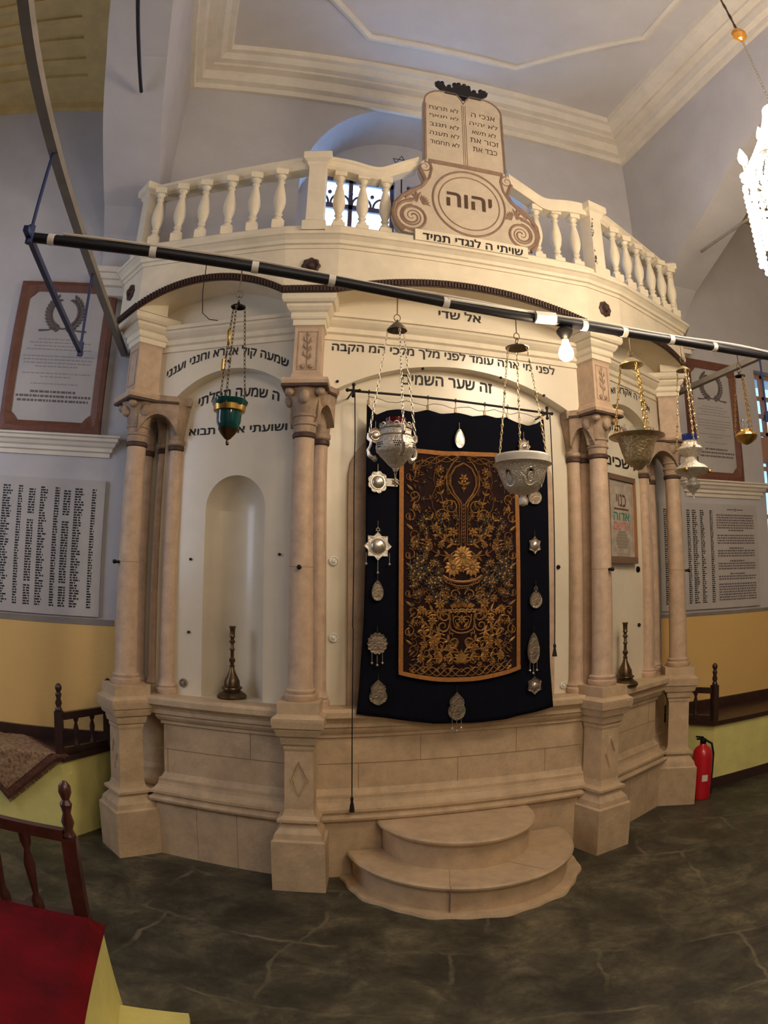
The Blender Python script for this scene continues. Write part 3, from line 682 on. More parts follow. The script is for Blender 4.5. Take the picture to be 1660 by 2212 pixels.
# ------------------------------------------------------------------ tablets of the law over the centre
tb = thing('law_tablets', 'painted stone tablets with scrolled base and dark crown above the centre bay', 'tablets', (0, 3.29, 3.58))
ty0, ty1 = 3.27, 3.33
b = MB()                                                  # twin tablet: two rounded heads, notch between
hd = [(-.272, 4.17), (-.272, 4.70)]+[(-.272+.13*(1-math.cos(a)), 4.70+.115*math.sin(a)) for a in [PI/2*k/6 for k in range(1, 7)]]+[(-.05, 4.815), (-.02, 4.775), (0, 4.735)]
hd = hd+[(-x, z) for x, z in reversed(hd[:-1])]
b.xz(hd, ty0, ty1); o = put('tablet_slab', b, 'tablet_stone', tb)
e = MB()
edge = [(x, ty0-.002, z) for x, z in hd]; e.tube(edge, .006, 6)
for x in (-.012, 0, .012): e.tube([(x, ty0-.001, 4.2), (x, ty0-.001, 4.72)], .002, 5)
e.tube([(-.262, ty0-.001, 4.2), (-.262, ty0-.001, 4.68)], .002, 5); e.tube([(.262, ty0-.001, 4.2), (.262, ty0-.001, 4.68)], .002, 5)
put('painted_edge', e, 'scroll_tan', o)
l = MB()
for col, xs in (([ 'אנכי ה', 'לא יהיה', 'לא תשא', 'זכור את', 'כבד את'], .138), (['לא תרצח', 'לא תנאף', 'לא תגנב', 'לא תענה', 'לא תחמוד'], -.138)):
    for r, s in enumerate(col): lettering(l, s, .20 if len(s) > 6 else .17, .038, lambda x, z, r=r, xs=xs: (xs+x, ty0-.002, 4.655-.074*r+z), .0)
put('lettering', l, 'letter_brown', o)
# scrolled base
right = [(.272, 4.20), (.30, 4.17), (.305, 4.12), (.285, 4.07), (.27, 4.03), (.30, 3.98), (.36, 3.94), (.42, 3.89), (.462, 3.83), (.472, 3.76), (.45, 3.69), (.41, 3.645), (.36, 3.635)]
outl = right+[(-x, z) for x, z in reversed(right)]
b = MB(); b.xz(outl, ty0-.005, ty1); o = put('scroll_base', b, 'tablet_stone', tb)
e = MB()
def spiral(mb, cx, cz, r, turns, a0, sg, wd, y, m=40):
    pts = []
    for i in range(m+1):
        t = i/m; a = a0+sg*2*PI*turns*t; q = r*(1-t)**.8+.006; pts.append((cx+q*math.cos(a), y, cz+q*math.sin(a)))
    mb.tube(pts, wd, 6, rr=[wd*(1-.5*i/m) for i in range(m+1)])
for sg in (-1, 1):
    spiral(e, sg*.355, 3.755, .108, 2.1, PI/2 if sg > 0 else PI/2, -sg, .012, ty0-.003)
    spiral(e, sg*.355, 3.755, .075, 1.6, PI/2, -sg, .007, ty0-.003)
    for a_, l_ in ((2.2, .10), (1.75, .12), (1.3, .10), (2.7, .07)):
        cx, cz = sg*.325, 3.86; e.tube([(cx, ty0-.003, cz), (cx-sg*l_*.55*math.cos(a_)*.6, ty0-.004, cz+l_*.55*math.sin(a_)), (cx-sg*l_*math.cos(a_), ty0-.003, cz+l_*math.sin(a_)*.9)], .006, 6, rr=[.003, .010, .001])
    spiral(e, sg*.275, 4.14, .035, 1.5, PI/2, sg, .006, ty0-.003)
    e.tube([(sg*x, ty0-.004, z) for x, z in right[2:12]], .014, 6)
    e.tube([(sg*x, ty0-.004, z) for x, z in ((.245, 4.19), (.23, 4.13), (.245, 4.06), (.285, 3.99), (.34, 3.94), (.40, 3.88))], .009, 6)
    for k in range(6):                                    # leaf sprays between scroll and medallion
        a = 1.2+.35*k; cx, cz = sg*.29, 3.90
        e.tube([(cx, ty0-.003, cz-.05), (cx+sg*.03*math.cos(a), ty0-.004, cz-.05+.045*math.sin(a)), (cx+sg*.055*math.cos(a+.3), ty0-.003, cz-.05+.075*math.sin(a+.3))], .006, 6, rr=[.003, .009, .001])
for rx, rz, wd in ((.238, .235, .008), (.20, .193, .005)): e.tube([(.012+rx*math.cos(a), ty0-.004, 3.916+rz*math.sin(a)) for a in [2*PI*k/48 for k in range(48)]], wd, 6, closed=True)
e.bb((-.25, ty0-.008, 4.175), (.25, ty0, 4.205))
put('painted_scroll', e, 'scroll_tan', o)
l = MB(); lettering(l, 'יהוה', .30, .105, lambda x, z: (.012+x, ty0-.008, 3.925+z), .02); put('lettering', l, 'letter_brown', o)
b = MB(); b.bb((-.345, 3.235, 3.578), (.375, 3.30, 3.652)); o = put('inscribed_strip', b, 'ark_white', tb)
l = MB(); lettering(l, 'שויתי ה לנגדי תמיד', .64, .058, lambda x, z: (.02+x, 3.232, 3.612+z), .02); put('lettering', l, 'ink', o)
b = MB()                                                  # dark openwork crown
cr = [(-.125, 4.79), (-.135, 4.83), (-.185, 4.875), (-.19, 4.905), (-.165, 4.90), (-.15, 4.915), (-.13, 4.90), (-.115, 4.875), (-.09, 4.885), (-.07, 4.875), (-.06, 4.91), (-.03, 4.925), (0, 4.92), (.03, 4.925), (.06, 4.91), (.07, 4.875), (.09, 4.885), (.115, 4.875), (.13, 4.90), (.15, 4.915), (.165, 4.90), (.19, 4.905), (.185, 4.875), (.135, 4.83), (.125, 4.79)]
b.xz(cr, 3.275, 3.295)
for x, z in ((-.165, 4.905), (-.14, 4.91), (-.05, 4.92), (-.02, 4.93), (.02, 4.93), (.05, 4.92), (.14, 4.91), (.165, 4.905), (-.09, 4.89), (.09, 4.89)): b.sphere((x, 3.285, z), .017, 8, 6)
b.tube([(-.13, 3.27, 4.81), (.13, 3.27, 4.81)], .008, 6); put('crown', b, 'black_iron', tb, smooth=True)

# ------------------------------------------------------------------ half-round steps
st = thing('stone_steps', 'two half-round stone steps in front of the curtain', 'steps', (0, 3.3, 0))
def halfstep(r, z0, z1, nm, cx, yc=3.452):
    b = MB(); prof = [(r-.03, z0), (r-.03, z1-.045), (r-.02, z1-.04), (r-.015, z1-.03), (r, z1-.022), (r+.003, z1-.01), (r-.006, z1), (0, z1)]
    b.lathe(prof, (cx, yc, 0), 48, caps=False, arc=(PI, 2*PI)); return put(nm, b, 'stone', st, smooth=True)
o = halfstep(.64, 0, .165, 'step', -.005)
b = MB(); b.bb((-.262, 2.862, .02), (-.259, 2.885, .165)); b.bar((-.26, 2.88, .1655), (-.2, 3.06, .1655), .003, .002); b.bar((.25, 2.90, .1655), (.1, 3.1, .1655), .002, .002); put('masonry_joint', b, 'joint', o)
halfstep(.445, .165, .335, 'step', -.035)
b = MB(); b.lathe([(.70, 0), (.695, .014), (.0, .016)], (-.005, 3.452, 0), 96, caps=False, arc=(PI, 2*PI), wob=lambda a, z: .975+.012*math.sin(11*a)+.008*math.sin(23*a)); put('mortar_bed', b, 'stone', st)

# ------------------------------------------------------------------ curtain with embroidered panel
CY = 3.44
cu = thing('ark_curtain', 'black velvet curtain with gold embroidered panel hanging over the ark door', 'curtain', (-.03, CY, .87))
top = [(-.557, 2.606), (-.508, 2.549), (-.447, 2.577), (-.383, 2.589), (-.286, 2.581), (-.22, 2.60), (-.14, 2.585), (-.042, 2.60), (.05, 2.588), (.133, 2.605), (.2, 2.592), (.266, 2.604), (.33, 2.58), (.403, 2.563), (.473, 2.587), (.519, 2.62)]
bot = [(-.602, .943), (-.46, .918), (-.317, .894), (-.18, .874), (-.039, .866), (.11, .864), (.254, .872), (.40, .892), (.549, .917)]
lef = [(2.606, -.557), (2.285, -.549), (1.794, -.551), (1.419, -.562), (1.093, -.585), (.943, -.602)]
rig = [(2.62, .519), (2.351, .528), (1.803, .527), (1.26, .534), (.917, .549)]
def ip(tab, x):
    t = sorted(tab)
    for (a, c), (d, e) in zip(t[:-1], t[1:]):
        if x <= d: return c+(e-c)*max(0, (x-a))/(d-a)
    return t[-1][1]
def cwave(x, z): return .006*math.sin(x*17+z*2.2)*max(.15, (2.7-z)/1.7*.6)+.004*math.sin(x*31-z*3)-(.10*max(0, 1.16-z))
def csurf(x, z, off=0): return Vector((x, CY-off+cwave(x, z), z))
nx, nz = 60, 60; vs = []
for j in range(nz+1):
    v = j/nz
    for i in range(nx+1):
        u = i/nx; x0 = lerp(-.557, .519, u); zt_ = ip(top, x0); xb = lerp(-.602, .549, u); zb_ = ip(bot, xb); z = lerp(zt_, zb_, v); x = lerp(ip(lef, z), ip(rig, z), u); vs.append(csurf(x, z))
b = MB(); b.add(vs, [(j*(nx+1)+i, j*(nx+1)+i+1, (j+1)*(nx+1)+i+1, (j+1)*(nx+1)+i) for j in range(nz) for i in range(nx)])
o = put('velvet', b, 'velvet', cu, smooth=True); md = o.modifiers.new('thick', 'SOLIDIFY'); md.thickness = .006; md.offset = 1
def pbot(x): return 1.098+.052*(abs(x+.015)/.357)**2
def ptop(x): return 2.376+.006*math.sin(x*9)
def px(u, z): return lerp(lerp(-.374, -.378, (z-1.1)/1.3), lerp(.343, .32, (z-1.1)/1.3), u)
def psurf(u, v, off): z = lerp(pbot(px(u, 1.1)), ptop(px(u, 2.3)), v); return csurf(px(u, z), z, off)
n1, n2 = 24, 40
b = MB(); b.add([psurf(i/n1, j/n2, .010) for j in range(n2+1) for i in range(n1+1)], [(j*(n1+1)+i, j*(n1+1)+i+1, (j+1)*(n1+1)+i+1, (j+1)*(n1+1)+i) for j in range(n2) for i in range(n1)])
pan = put('embroidered_panel', b, 'panel_cloth', cu, smooth=True); md = pan.modifiers.new('thick', 'SOLIDIFY'); md.thickness = .004; md.offset = 1
b = MB(); bw = .034
def strip(pts_a, pts_b):
    n = len(pts_a); b.add(pts_a+pts_b, [(i, i+1, n+i+1, n+i) for i in range(n-1)])
vv = [k/40 for k in range(41)]; uw, vw = .034, .019
strip([psurf(0, v, .016) for v in vv], [psurf(uw, v, .016) for v in vv]); strip([psurf(1-uw, v, .016) for v in vv], [psurf(1, v, .016) for v in vv])
strip([psurf(u, 0, .0162) for u in vv], [psurf(u, vw, .0162) for u in vv]); strip([psurf(u, 1-vw, .0162) for u in vv], [psurf(u, 1, .0162) for u in vv])
o = put('braid_border', b, 'gold_braid', pan); md = o.modifiers.new('thick', 'SOLIDIFY'); md.thickness = .004; md.offset = 1
EMB = {'gold_thread': MB(), 'ochre_thread': MB(), 'dull_thread': MB()}
PC = -.017                                                # axis of the embroidery
def es(x, z, off=.0145): return csurf(x, z, off)
def ribbon(pts, wd, m='gold_thread', mirror=True, taper=True):
    for sg in ((1, -1) if mirror else (1,)):
        P = [(PC+sg*x, z) for x, z in pts]; n = len(P); a = []; c = []
        for i, (x, z) in enumerate(P):
            x0, z0 = P[max(i-1, 0)]; x1, z1 = P[min(i+1, n-1)]; dx, dz = x1-x0, z1-z0; L = math.hypot(dx, dz) or 1; q = wd/2*(math.sin(PI*min(1, (i+.6)/(n*.55))/2) if False else (1-.75*(i/(n-1))**3 if taper else 1))
            a.append(es(x-dz/L*q, z+dx/L*q)); c.append(es(x+dz/L*q, z-dx/L*q))
        mid_ = [(p+q)/2-Vector((0, .0035, 0)) for p, q in zip(a, c)]
        EMB[m].add(a+mid_+c, [(i, i+1, n+i+1, n+i) for i in range(n-1)]+[(n+i, n+i+1, 2*n+i+1, 2*n+i) for i in range(n-1)])
def escroll(x, z, r, a0, sg, turns=1.4, wd=.007, m='gold_thread', mirror=True):
    ribbon([(x+r*(1-t*.86)*math.cos(a0+sg*2*PI*turns*t), z+r*(1-t*.86)*math.sin(a0+sg*2*PI*turns*t)) for t in [k/22 for k in range(23)]], wd, m, mirror)
def eleaf(x, z, L, a, wd, m='gold_thread', mirror=True):
    for sg in ((1, -1) if mirror else (1,)):
        X = PC+sg*x; ca, sa = math.cos(a)*sg, math.sin(a); P = []
        for t, w_ in ((0, .1), (.3, .85), (.6, .8), (1, 0)):
            for s2 in (-1, 1): P.append(es(X+ca*L*t-s2*sa*wd*w_*.5, z+sa*L*t+s2*ca*wd*w_*.5*(1 if sg > 0 else 1)))
        c = [es(X+ca*L*t, z+sa*L*t, .019) for t in (0, .3, .6, 1)]
        V = []
        for k in range(4): V += [P[2*k], c[k], P[2*k+1]]
        EMB[m].add(V, [(k*3+j, k*3+j+1, k*3+j+4, k*3+j+3) for k in range(3) for j in range(2)])
def eflower(x, z, r, n=8, m='gold_thread', mirror=True, a0=0):
    for k in range(n): 
        a = a0+2*PI*k/n; eleaf(x+.25*r*math.cos(a), z+.25*r*math.sin(a), r*.8, a, r*.55, m, mirror)
    for sg in ((1, -1) if mirror else (1,)):
        c = es(PC+sg*x, z, .021); q = [es(PC+sg*x+.24*r*math.cos(2*PI*k/8), z+.24*r*math.sin(2*PI*k/8), .019) for k in range(8)]
        EMB['ochre_thread' if m == 'gold_thread' else 'gold_thread'].add([c]+q, [(0, k+1, (k+1) % 8+1) for k in range(8)])
def espray(pts, wd=.006, L=.034, m='gold_thread', lm=None, every=3, both=True):
    """a curving stem with leaves either side"""
    P = []
    for i in range(len(pts)-1):
        for t in (0, .25, .5, .75): P.append((lerp(pts[i][0], pts[i+1][0], t), lerp(pts[i][1], pts[i+1][1], t)))
    P.append(pts[-1]); P = [P[0]]+[((P[i-1][0]+P[i][0]*2+P[i+1][0])/4, (P[i-1][1]+P[i][1]*2+P[i+1][1])/4) for i in range(1, len(P)-1)]+[P[-1]]
    ribbon(P, wd, m)
    for i in range(2, len(P)-1, every):
        a = math.atan2(P[i+1][1]-P[i-1][1], P[i+1][0]-P[i-1][0])
        for s2 in ((1, -1) if both else (1 if i % 2 else -1,)): eleaf(P[i][0], P[i][1], L*random.uniform(.75, 1.15), a+s2*.85, L*.42, lm or m)
# neck opening with braided slit
ribbon([(.012, 2.085), (.02, 2.10), (.055, 2.14), (.078, 2.19), (.076, 2.24), (.05, 2.285), (.0, 2.31)], .010, 'ochre_thread', taper=False)
ribbon([(.022, 2.07), (.034, 2.10), (.075, 2.145), (.098, 2.19), (.096, 2.25), (.065, 2.305), (.03, 2.34)], .007, 'gold_thread', taper=False)
for k in range(9): eflower(.088+.006*math.sin(k), 2.14+.019*k-.0004*k*k, .010, 5, 'gold_thread')
ribbon([(.012, 2.09), (.012, 1.86)], .007, 'ochre_thread', taper=False); ribbon([(.026, 2.07), (.025, 1.86)], .006, 'ochre_thread', taper=False)
for k in range(11): eleaf(.003, 1.87+.02*k, .02, PI/2+.5, .010, 'ochre_thread')
eflower(0, 2.225, .028, 6, 'gold_thread', False); espray([(0, 2.15), (.002, 2.18), (0, 2.21)], .004, .02, 'gold_thread'); eleaf(.01, 2.19, .035, .6, .013)
# interlaced cord along the shoulders
for k in range(3): ribbon([(.02+t*.27, 2.335-.06*t*t+.018*math.sin(t*9+k*2.1)) for t in [j/26 for j in range(27)]], .005, 'gold_thread', taper=False)
ribbon([(.155, 2.34), (.162, 2.27), (.175, 2.21), (.16, 2.17), (.185, 2.12), (.175, 2.06), (.14, 2.02)], .005, 'ochre_thread', taper=False)
# chest fields
for z in (2.27, 2.20): eflower(.135, z, .026, 7, 'ochre_thread')
espray([(.11, 2.05), (.125, 2.12), (.145, 2.18), (.13, 2.24)], .005, .03); escroll(.075, 2.065, .045, 0, 1, 1.5); escroll(.125, 2.02, .04, PI, -1, 1.5); eflower(.10, 2.02, .024, 6); eflower(.05, 2.02, .02, 6, 'ochre_thread')
espray([(.05, 2.10), (.08, 2.09), (.115, 2.10)], .004, .026)
# side borders
for k in range(10):
    z = 1.28+k*.105; sg = 1 if k % 2 else -1
    escroll(.293+sg*.012, z, .034, PI/2*sg, sg, 1.3, .006, 'gold_thread' if k % 3 else 'ochre_thread')
    eleaf(.285, z+.03, .05, 1.2+sg*.5, .017, 'gold_thread'); eleaf(.30, z-.03, .045, 1.9-sg*.5, .015, 'ochre_thread')
    if k % 2: eflower(.265, z+.045, .022, 6, 'ochre_thread')
# rising branches of the middle field
espray([(.03, 1.86), (.09, 1.875), (.14, 1.91), (.17, 1.97), (.20, 2.02)], .007, .042); espray([(.05, 1.80), (.12, 1.80), (.18, 1.83), (.225, 1.90)], .006, .04, 'ochre_thread'); espray([(.09, 1.875), (.10, 1.93), (.08, 1.98)], .005, .034)
for x, z, r, m in ((.06, 1.93, .028, 'gold_thread'), (.155, 1.95, .026, 'gold_thread'), (.20, 1.86, .026, 'ochre_thread'), (.125, 1.86, .022, 'gold_thread'), (.235, 1.96, .022, 'ochre_thread'), (.17, 1.76, .024, 'gold_thread'), (.215, 1.80, .02, 'gold_thread'), (.07, 1.79, .024, 'gold_thread'), (.12, 1.72, .016, 'gold_thread')): eflower(x, z, r, 7, m)
# central blossoms, crescent and the dark foliage belt
for k in range(90):
    x, z = random.uniform(.01, .30), random.gauss(1.70, .07)
    if abs(x) < .12 and 1.62 < z < 1.82: continue
    eflower(x, z, random.uniform(.016, .032), 6, 'dull_thread', True, random.random())
for k in range(26): eflower(random.uniform(.08, .26), random.uniform(1.92, 2.03), random.uniform(.014, .022), 5, 'dull_thread', True, random.random())
eflower(0, 1.80, .058, 14, 'gold_thread', False); eflower(.056, 1.735, .05, 11, 'gold_thread'); eflower(.0, 1.735, .03, 9, 'ochre_thread', False)
ribbon([(0, 1.655), (.04, 1.658), (.08, 1.668), (.115, 1.69)], .016, 'ochre_thread', taper=False); ribbon([(0, 1.632), (.04, 1.635), (.085, 1.648), (.118, 1.672)], .006, 'gold_thread', taper=False)
for k in range(9): escroll(.006+.0125*k, 1.622+.00035*(k*1.6)**2, .009, PI/2, 1, .9, .004)
# vase
for x0, x1, z in ((0, .082, 1.50), (0, .078, 1.488)): ribbon([(t*x1, z+.004*math.sin(t*20)) for t in [k/10 for k in range(11)]], .010, 'gold_thread', taper=False)
ribbon([(.076, 1.485), (.07, 1.45), (.072, 1.42), (.064, 1.39), (.03, 1.372), (0, 1.368)], .011, 'ochre_thread', taper=False); ribbon([(.055, 1.475), (.05, 1.43), (.035, 1.395), (0, 1.387)], .006, 'gold_thread', taper=False)
escroll(.098, 1.465, .038, PI*.8, -1, 1.5, .009); escroll(.11, 1.41, .036, PI*.9, 1, 1.4, .009); escroll(.028, 1.44, .026, 0, 1, 1.4, .006)
eflower(0, 1.445, .026, 8, 'gold_thread', False); eleaf(.012, 1.40, .045, .9, .018); eflower(.112, 1.49, .024, 8, 'ochre_thread')
for k in range(7): eleaf(.0+.008*k, 1.51, .05-.003*k, PI/2-.16*k, .017, 'ochre_thread' if k % 2 else 'gold_thread')
escroll(.10, 1.575, .034, -PI/2, 1, 1.6, .008); escroll(.045, 1.585, .03, PI, -1, 1.3, .008)
eflower(.13, 1.535, .032, 8, 'gold_thread'); eflower(.19, 1.56, .028, 8, 'ochre_thread'); eflower(.235, 1.50, .028, 9, 'gold_thread'); eflower(.17, 1.44, .028, 8, 'gold_thread'); eflower(.245, 1.60, .02, 7, 'gold_thread')
for k in range(6): escroll(.252+.012*k-.03, 1.592+.004*math.sin(k), .009, PI/2, 1, .9, .004)
espray([(.13, 1.45), (.16, 1.49), (.20, 1.50), (.24, 1.45)], .007, .04); espray([(.10, 1.36), (.16, 1.38), (.215, 1.43), (.23, 1.38)], .008, .044); escroll(.205, 1.385, .036, 0, -1, 1.5, .008)
# branches below the vase
espray([(.0, 1.20), (.02, 1.27), (.075, 1.33), (.14, 1.35), (.19, 1.33)], .009, .044); espray([(.02, 1.26), (.09, 1.275), (.16, 1.29), (.23, 1.335)], .008, .042, 'ochre_thread'); espray([(.01, 1.23), (.09, 1.235), (.17, 1.23), (.25, 1.265)], .007, .04)
escroll(.12, 1.305, .034, PI, 1, 1.4, .007); escroll(.205, 1.265, .034, PI/2, -1, 1.4, .007); escroll(.07, 1.215, .03, 0, 1, 1.4, .007); escroll(.04, 1.315, .03, 0, 1, 1.3, .007)
for x, z, r in ((.075, 1.29, .024), (.165, 1.32, .028), (.215, 1.31, .024), (.14, 1.255, .026), (.235, 1.23, .024), (.105, 1.19, .02), (.185, 1.20, .022)): eflower(x, z, r, 8, 'gold_thread' if r > .0235 else 'ochre_thread')
eleaf(0, 1.20, .08, PI/2, .03, 'gold_thread', False); eleaf(.008, 1.20, .065, 1.1, .022); eleaf(.012, 1.195, .05, .6, .018, 'ochre_thread')
# bottom band of interlace
for k in range(3): ribbon([(t*.30, 1.15+.0*t+.022*math.sin(t*14+k*2.09)+.035*t*t) for t in [j/30 for j in range(31)]], .006, ('gold_thread', 'ochre_thread', 'gold_thread')[k], taper=False)
for x in (.05, .13, .21, .27): eleaf(x, 1.155, .04, .7, .015); eleaf(x+.02, 1.16, .04, 2.3, .015, 'ochre_thread')
for k in range(60):                                       # crowded sprigs and scrolls
    x, z = random.uniform(.03, .30), random.choice([random.uniform(1.2, 1.62), random.uniform(1.2, 1.62), random.uniform(1.84, 2.3)])
    if x < .12 and (2.08 < z < 2.33 or 1.36 < z < 1.56): continue
    if k % 2: escroll(x, z, random.uniform(.014, .022), random.uniform(0, 6.3), random.choice((-1, 1)), 1.2, .0045, random.choice(['gold_thread', 'ochre_thread']))
    else: eflower(x, z, random.uniform(.012, .019), random.choice((5, 6, 7)), random.choice(['gold_thread', 'ochre_thread', 'dull_thread']), True, random.random())
for k in range(150):                                      # small fillers
    x, z = random.uniform(.02, .31), random.uniform(1.17, 2.33)
    if x < .11 and 2.08 < z < 2.31: continue
    eleaf(x, z, random.uniform(.02, .035), random.uniform(0, 6.28), .011, random.choice(['gold_thread', 'ochre_thread', 'ochre_thread', 'dull_thread']))
for m, mb in EMB.items(): put('embroidery', mb, m, pan)

rod = thing('curtain_rod', 'dark iron curtain rod with cross finials and hanging clips above the black curtain', 'rod', (-.05, 3.42, 2.66))
b = MB(); b.tube([(-.64, 3.42, 2.670), (-.05, 3.42, 2.664), (.53, 3.42, 2.650)], .007, 8); put('bar', b, 'black_iron', rod, smooth=True)
for x, z in ((-.64, 2.672), (.53, 2.648)):
    b = MB()
    for d in ((0, .03), (0, -.028), (.03, 0), (-.03, 0)): b.tube([(x, 3.415, z), (x+d[0], 3.415, z+d[1])], .007, 6); b.sphere((x+d[0]*1.1, 3.415, z+d[1]*1.1), .011, 8, 6)
    b.tube([(x, 3.42, z), (x, 3.573, z)], .006, 6); put('finial', b, 'black_iron', rod, smooth=True)
for x, z in ((-.553, 2.606), (-.22, 2.60), (-.057, 2.60), (.122, 2.604), (.267, 2.604), (.50, 2.612)):
    b = MB(); zr = 2.664-.012*(x+.05); b.tube([(x, 3.42+.012*math.cos(a), zr+.012*math.sin(a)) for a in [2*PI*k/12 for k in range(12)]], .0022, 5, closed=True)
    b.tube([(x, 3.42, zr-.011), (x, 3.424, z+.018)], .002, 5); b.bb((x-.006, 3.424, z-.004), (x+.006, 3.434, z+.02)); put('hook', b, 'old_bronze', rod, smooth=True)
b = MB(); b.tube([(-.55, 3.425, 2.645)]+[(lerp(-.55, .5, k/20), 3.426, 2.628+.01*math.sin(k*1.9)) for k in range(1, 20)]+[(.5, 3.425, 2.632)], .0016, 5); put('string', b, 'cord', rod)
def pullcord(nm, label, pts, tl):
    t = thing('pull_cord', label, 'cord', pts[-1]); b = MB(); b.tube(pts, .0032, 6); put('cord', b, 'cord', t)
    p = pts[-1]; b = MB(); b.lathe([(.003, 0), (.008, -.008), (.009, -.02), (.006, -.026), (.011, -.05), (.015, -tl)], p, 12); put('tassel', b, 'cord', t, smooth=True)
pullcord('a', 'long thin cord with black tassel hanging past the ledge beside the curtain', [(-.635, 3.40, 2.66), (-.624, 3.40, 2.4), (-.623, 3.40, 1.79), (-.629, 3.395, 1.41), (-.626, 3.395, 1.40), (-.63, 3.39, .9), (-.63, 3.39, .50)], .085)
pullcord('b', 'short thin cord with black tassel hanging on the niche-free side of the curtain', [(.55, 3.418, 2.645), (.556, 3.418, 1.735), (.556, 3.418, 1.288)], .075)

# ------------------------------------------------------------------ silver ornaments pinned to the curtain
def ornament(label, x, z, shape, r, h=None, boss=0, star=0, pend=0, m='tarnished_silver', top=True):
    y = CY-.012+cwave(x, z)-.004
    t = thing('silver_ornament', label, 'ornament', (x, y, z), 0, 'silver ornaments pinned to the ark curtain')
    h = h or r; pts = []
    if shape[0] == 'star':
        n = shape[1]
        for k in range(2*n): a = PI/2+PI*k/n; q = 1 if k % 2 == 0 else shape[2]; pts.append((r*q*math.cos(a), h*q*math.sin(a)))
    elif shape[0] == 'lobe':
        n = shape[1]
        for k in range(64): a = 2*PI*k/64; q = 1-.13*(1-abs(math.cos(n*a/2))); pts.append((r*q*math.cos(a), h*q*math.sin(a)))
    elif shape[0] == 'drop':
        for k in range(40):
            a = PI/2+2*PI*k/40; u = (1+math.sin(a))/2; w_ = r*math.cos(a)*(1-.45*u**shape[1]); pts.append((w_, h*math.sin(a)))
    elif shape[0] == 'gourd':
        pr = [(1, .0), (.93, .10), (.80, .28), (.60, .60), (.42, .80), (.22, .84), (.08, .78), (-.05, .90), (-.25, 1.0), (-.5, .96), (-.72, .78), (-.88, .42), (-1, .0)]
        pts = [(r*w_, h*q) for q, w_ in pr]+[(-r*w_, h*q) for q, w_ in reversed(pr[1:-1])]
    b = MB(); n = len(pts)
    b.add([(x+p, y, z+q) for p, q in pts]+[(x+p*.96, y-.006, z+q*.96) for p, q in pts]+[(x+p*.7, y-.0035, z+q*.7) for p, q in pts]+[(x, y-.005, z)],
          [(i, (i+1) % n, n+(i+1) % n, n+i) for i in range(n)]+[(n+i, n+(i+1) % n, 2*n+(i+1) % n, 2*n+i) for i in range(n)]+[(2*n+i, 2*n+(i+1) % n, 3*n) for i in range(n)])
    put('plate', b, m, t)
    if boss:
        b = MB(Matrix.Translation((x, y-.004, z)) @ Matrix.Rotation(PI/2, 4, 'X')); b.lathe([(boss*1.12, 0), (boss*1.1, .004)]+[(boss*math.cos(a), .004+boss*.55*math.sin(a)) for a in [PI/2*k/6 for k in range(6)]]+[(.0005, .004+boss*.55)], (0,0,0), 24); put('boss', b, 'silver', t, smooth=True)
    if star:
        b = MB(); zc = z+h+star*.8
        for a0 in (PI/2, -PI/2): b.tube([(x+star*math.cos(a0+2*PI*k/3), y-.002, zc+star*math.sin(a0+2*PI*k/3)) for k in range(3)], star*.16, 5, closed=True)
        put('star', b, 'silver', t)
    if top:
        zt_ = z+h+(star*1.7 if star else 0); b = MB(); b.tube([(x, y, zt_-.004), (x, y-.001, zt_+.035)], .0022, 5); put('pin', b, 'old_bronze', t)
    for dx, dz, L in ([(-r*.82, -h*.45, .055), (0, -h*.98, .06), (r*.82, -h*.45, .055)] if pend == 3 else [(-r*.5, -h*.8, .05), (0, -h*.98, .05), (r*.5, -h*.8, .05)] if pend else []):
        b = MB(); b.tube([(x+dx, y-.001, z+dz), (x+dx, y-.002, z+dz-L)], .0016, 5); b.sphere((x+dx, y-.002, z+dz-L-.006), .0075, 8, 6); put('pendant', b, 'silver', t, smooth=True)
    return t
ornament('round silver rosette with eight lobes, high on the curtain half behind the pierced lamp', -.51, 2.43, ('lobe', 8), .044, boss=.022)
ornament('scalloped round silver ornament with big dome, beside a white paper tag', -.492, 2.183, ('lobe', 9), .055, .06, boss=.034, m='silver_chased')
ornament('large eight-pointed silver star with dome, small star on top and three pendants', -.491, 1.845, ('star', 8, .76), .076, .078, boss=.042, star=.013, pend=3, m='silver_chased')
ornament('small plain pointed oval silver plaque below the large eight-pointed star', -.492, 1.606, ('drop', 2), .036, .056)
ornament('big round engraved silver medallion with three pendants beside the panel lower half', -.491, 1.32, ('lobe', 14), .057, .062, pend=1)
ornament('gourd-shaped dull silver plaque near the curtain bottom corner', -.486, 1.056, ('gourd',), .050, .072)
ornament('teardrop silver plaque above the middle of the gold panel', -.039, 2.447, ('drop', 2), .033, .056, m='silver')
ornament('eight-pointed silver star with small dome, high beside the white-rimmed lamp chains', .366, 2.433, ('star', 8, .74), .044, .052, boss=.018)
ornament('round engraved silver disc half hidden behind the white-rimmed lamp', .431, 2.138, ('lobe', 2), .046, .046, top=False)
ornament('six-pointed silver star with round dome and nothing hanging from it, mid height of the curtain', .428, 1.861, ('star', 6, .72), .044, .054, boss=.026)
ornament('round silver medallion topped by a small star, without pendants', .434, 1.548, ('drop', 3), .043, .052, star=.014, boss=0)
ornament('tall pointed oval silver plaque with three pendants at the curtain edge', .421, 1.267, ('drop', 1.5), .045, .09, pend=1)
ornament('six-pointed silver star lowest on the curtain, under the tall pointed oval', .423, 1.052, ('star', 6, .78), .050, .054, boss=.02)
ornament('large scalloped oval silver plaque with three pendants at the curtain bottom middle', -.047, .962, ('gourd',), .052, .082, pend=1)
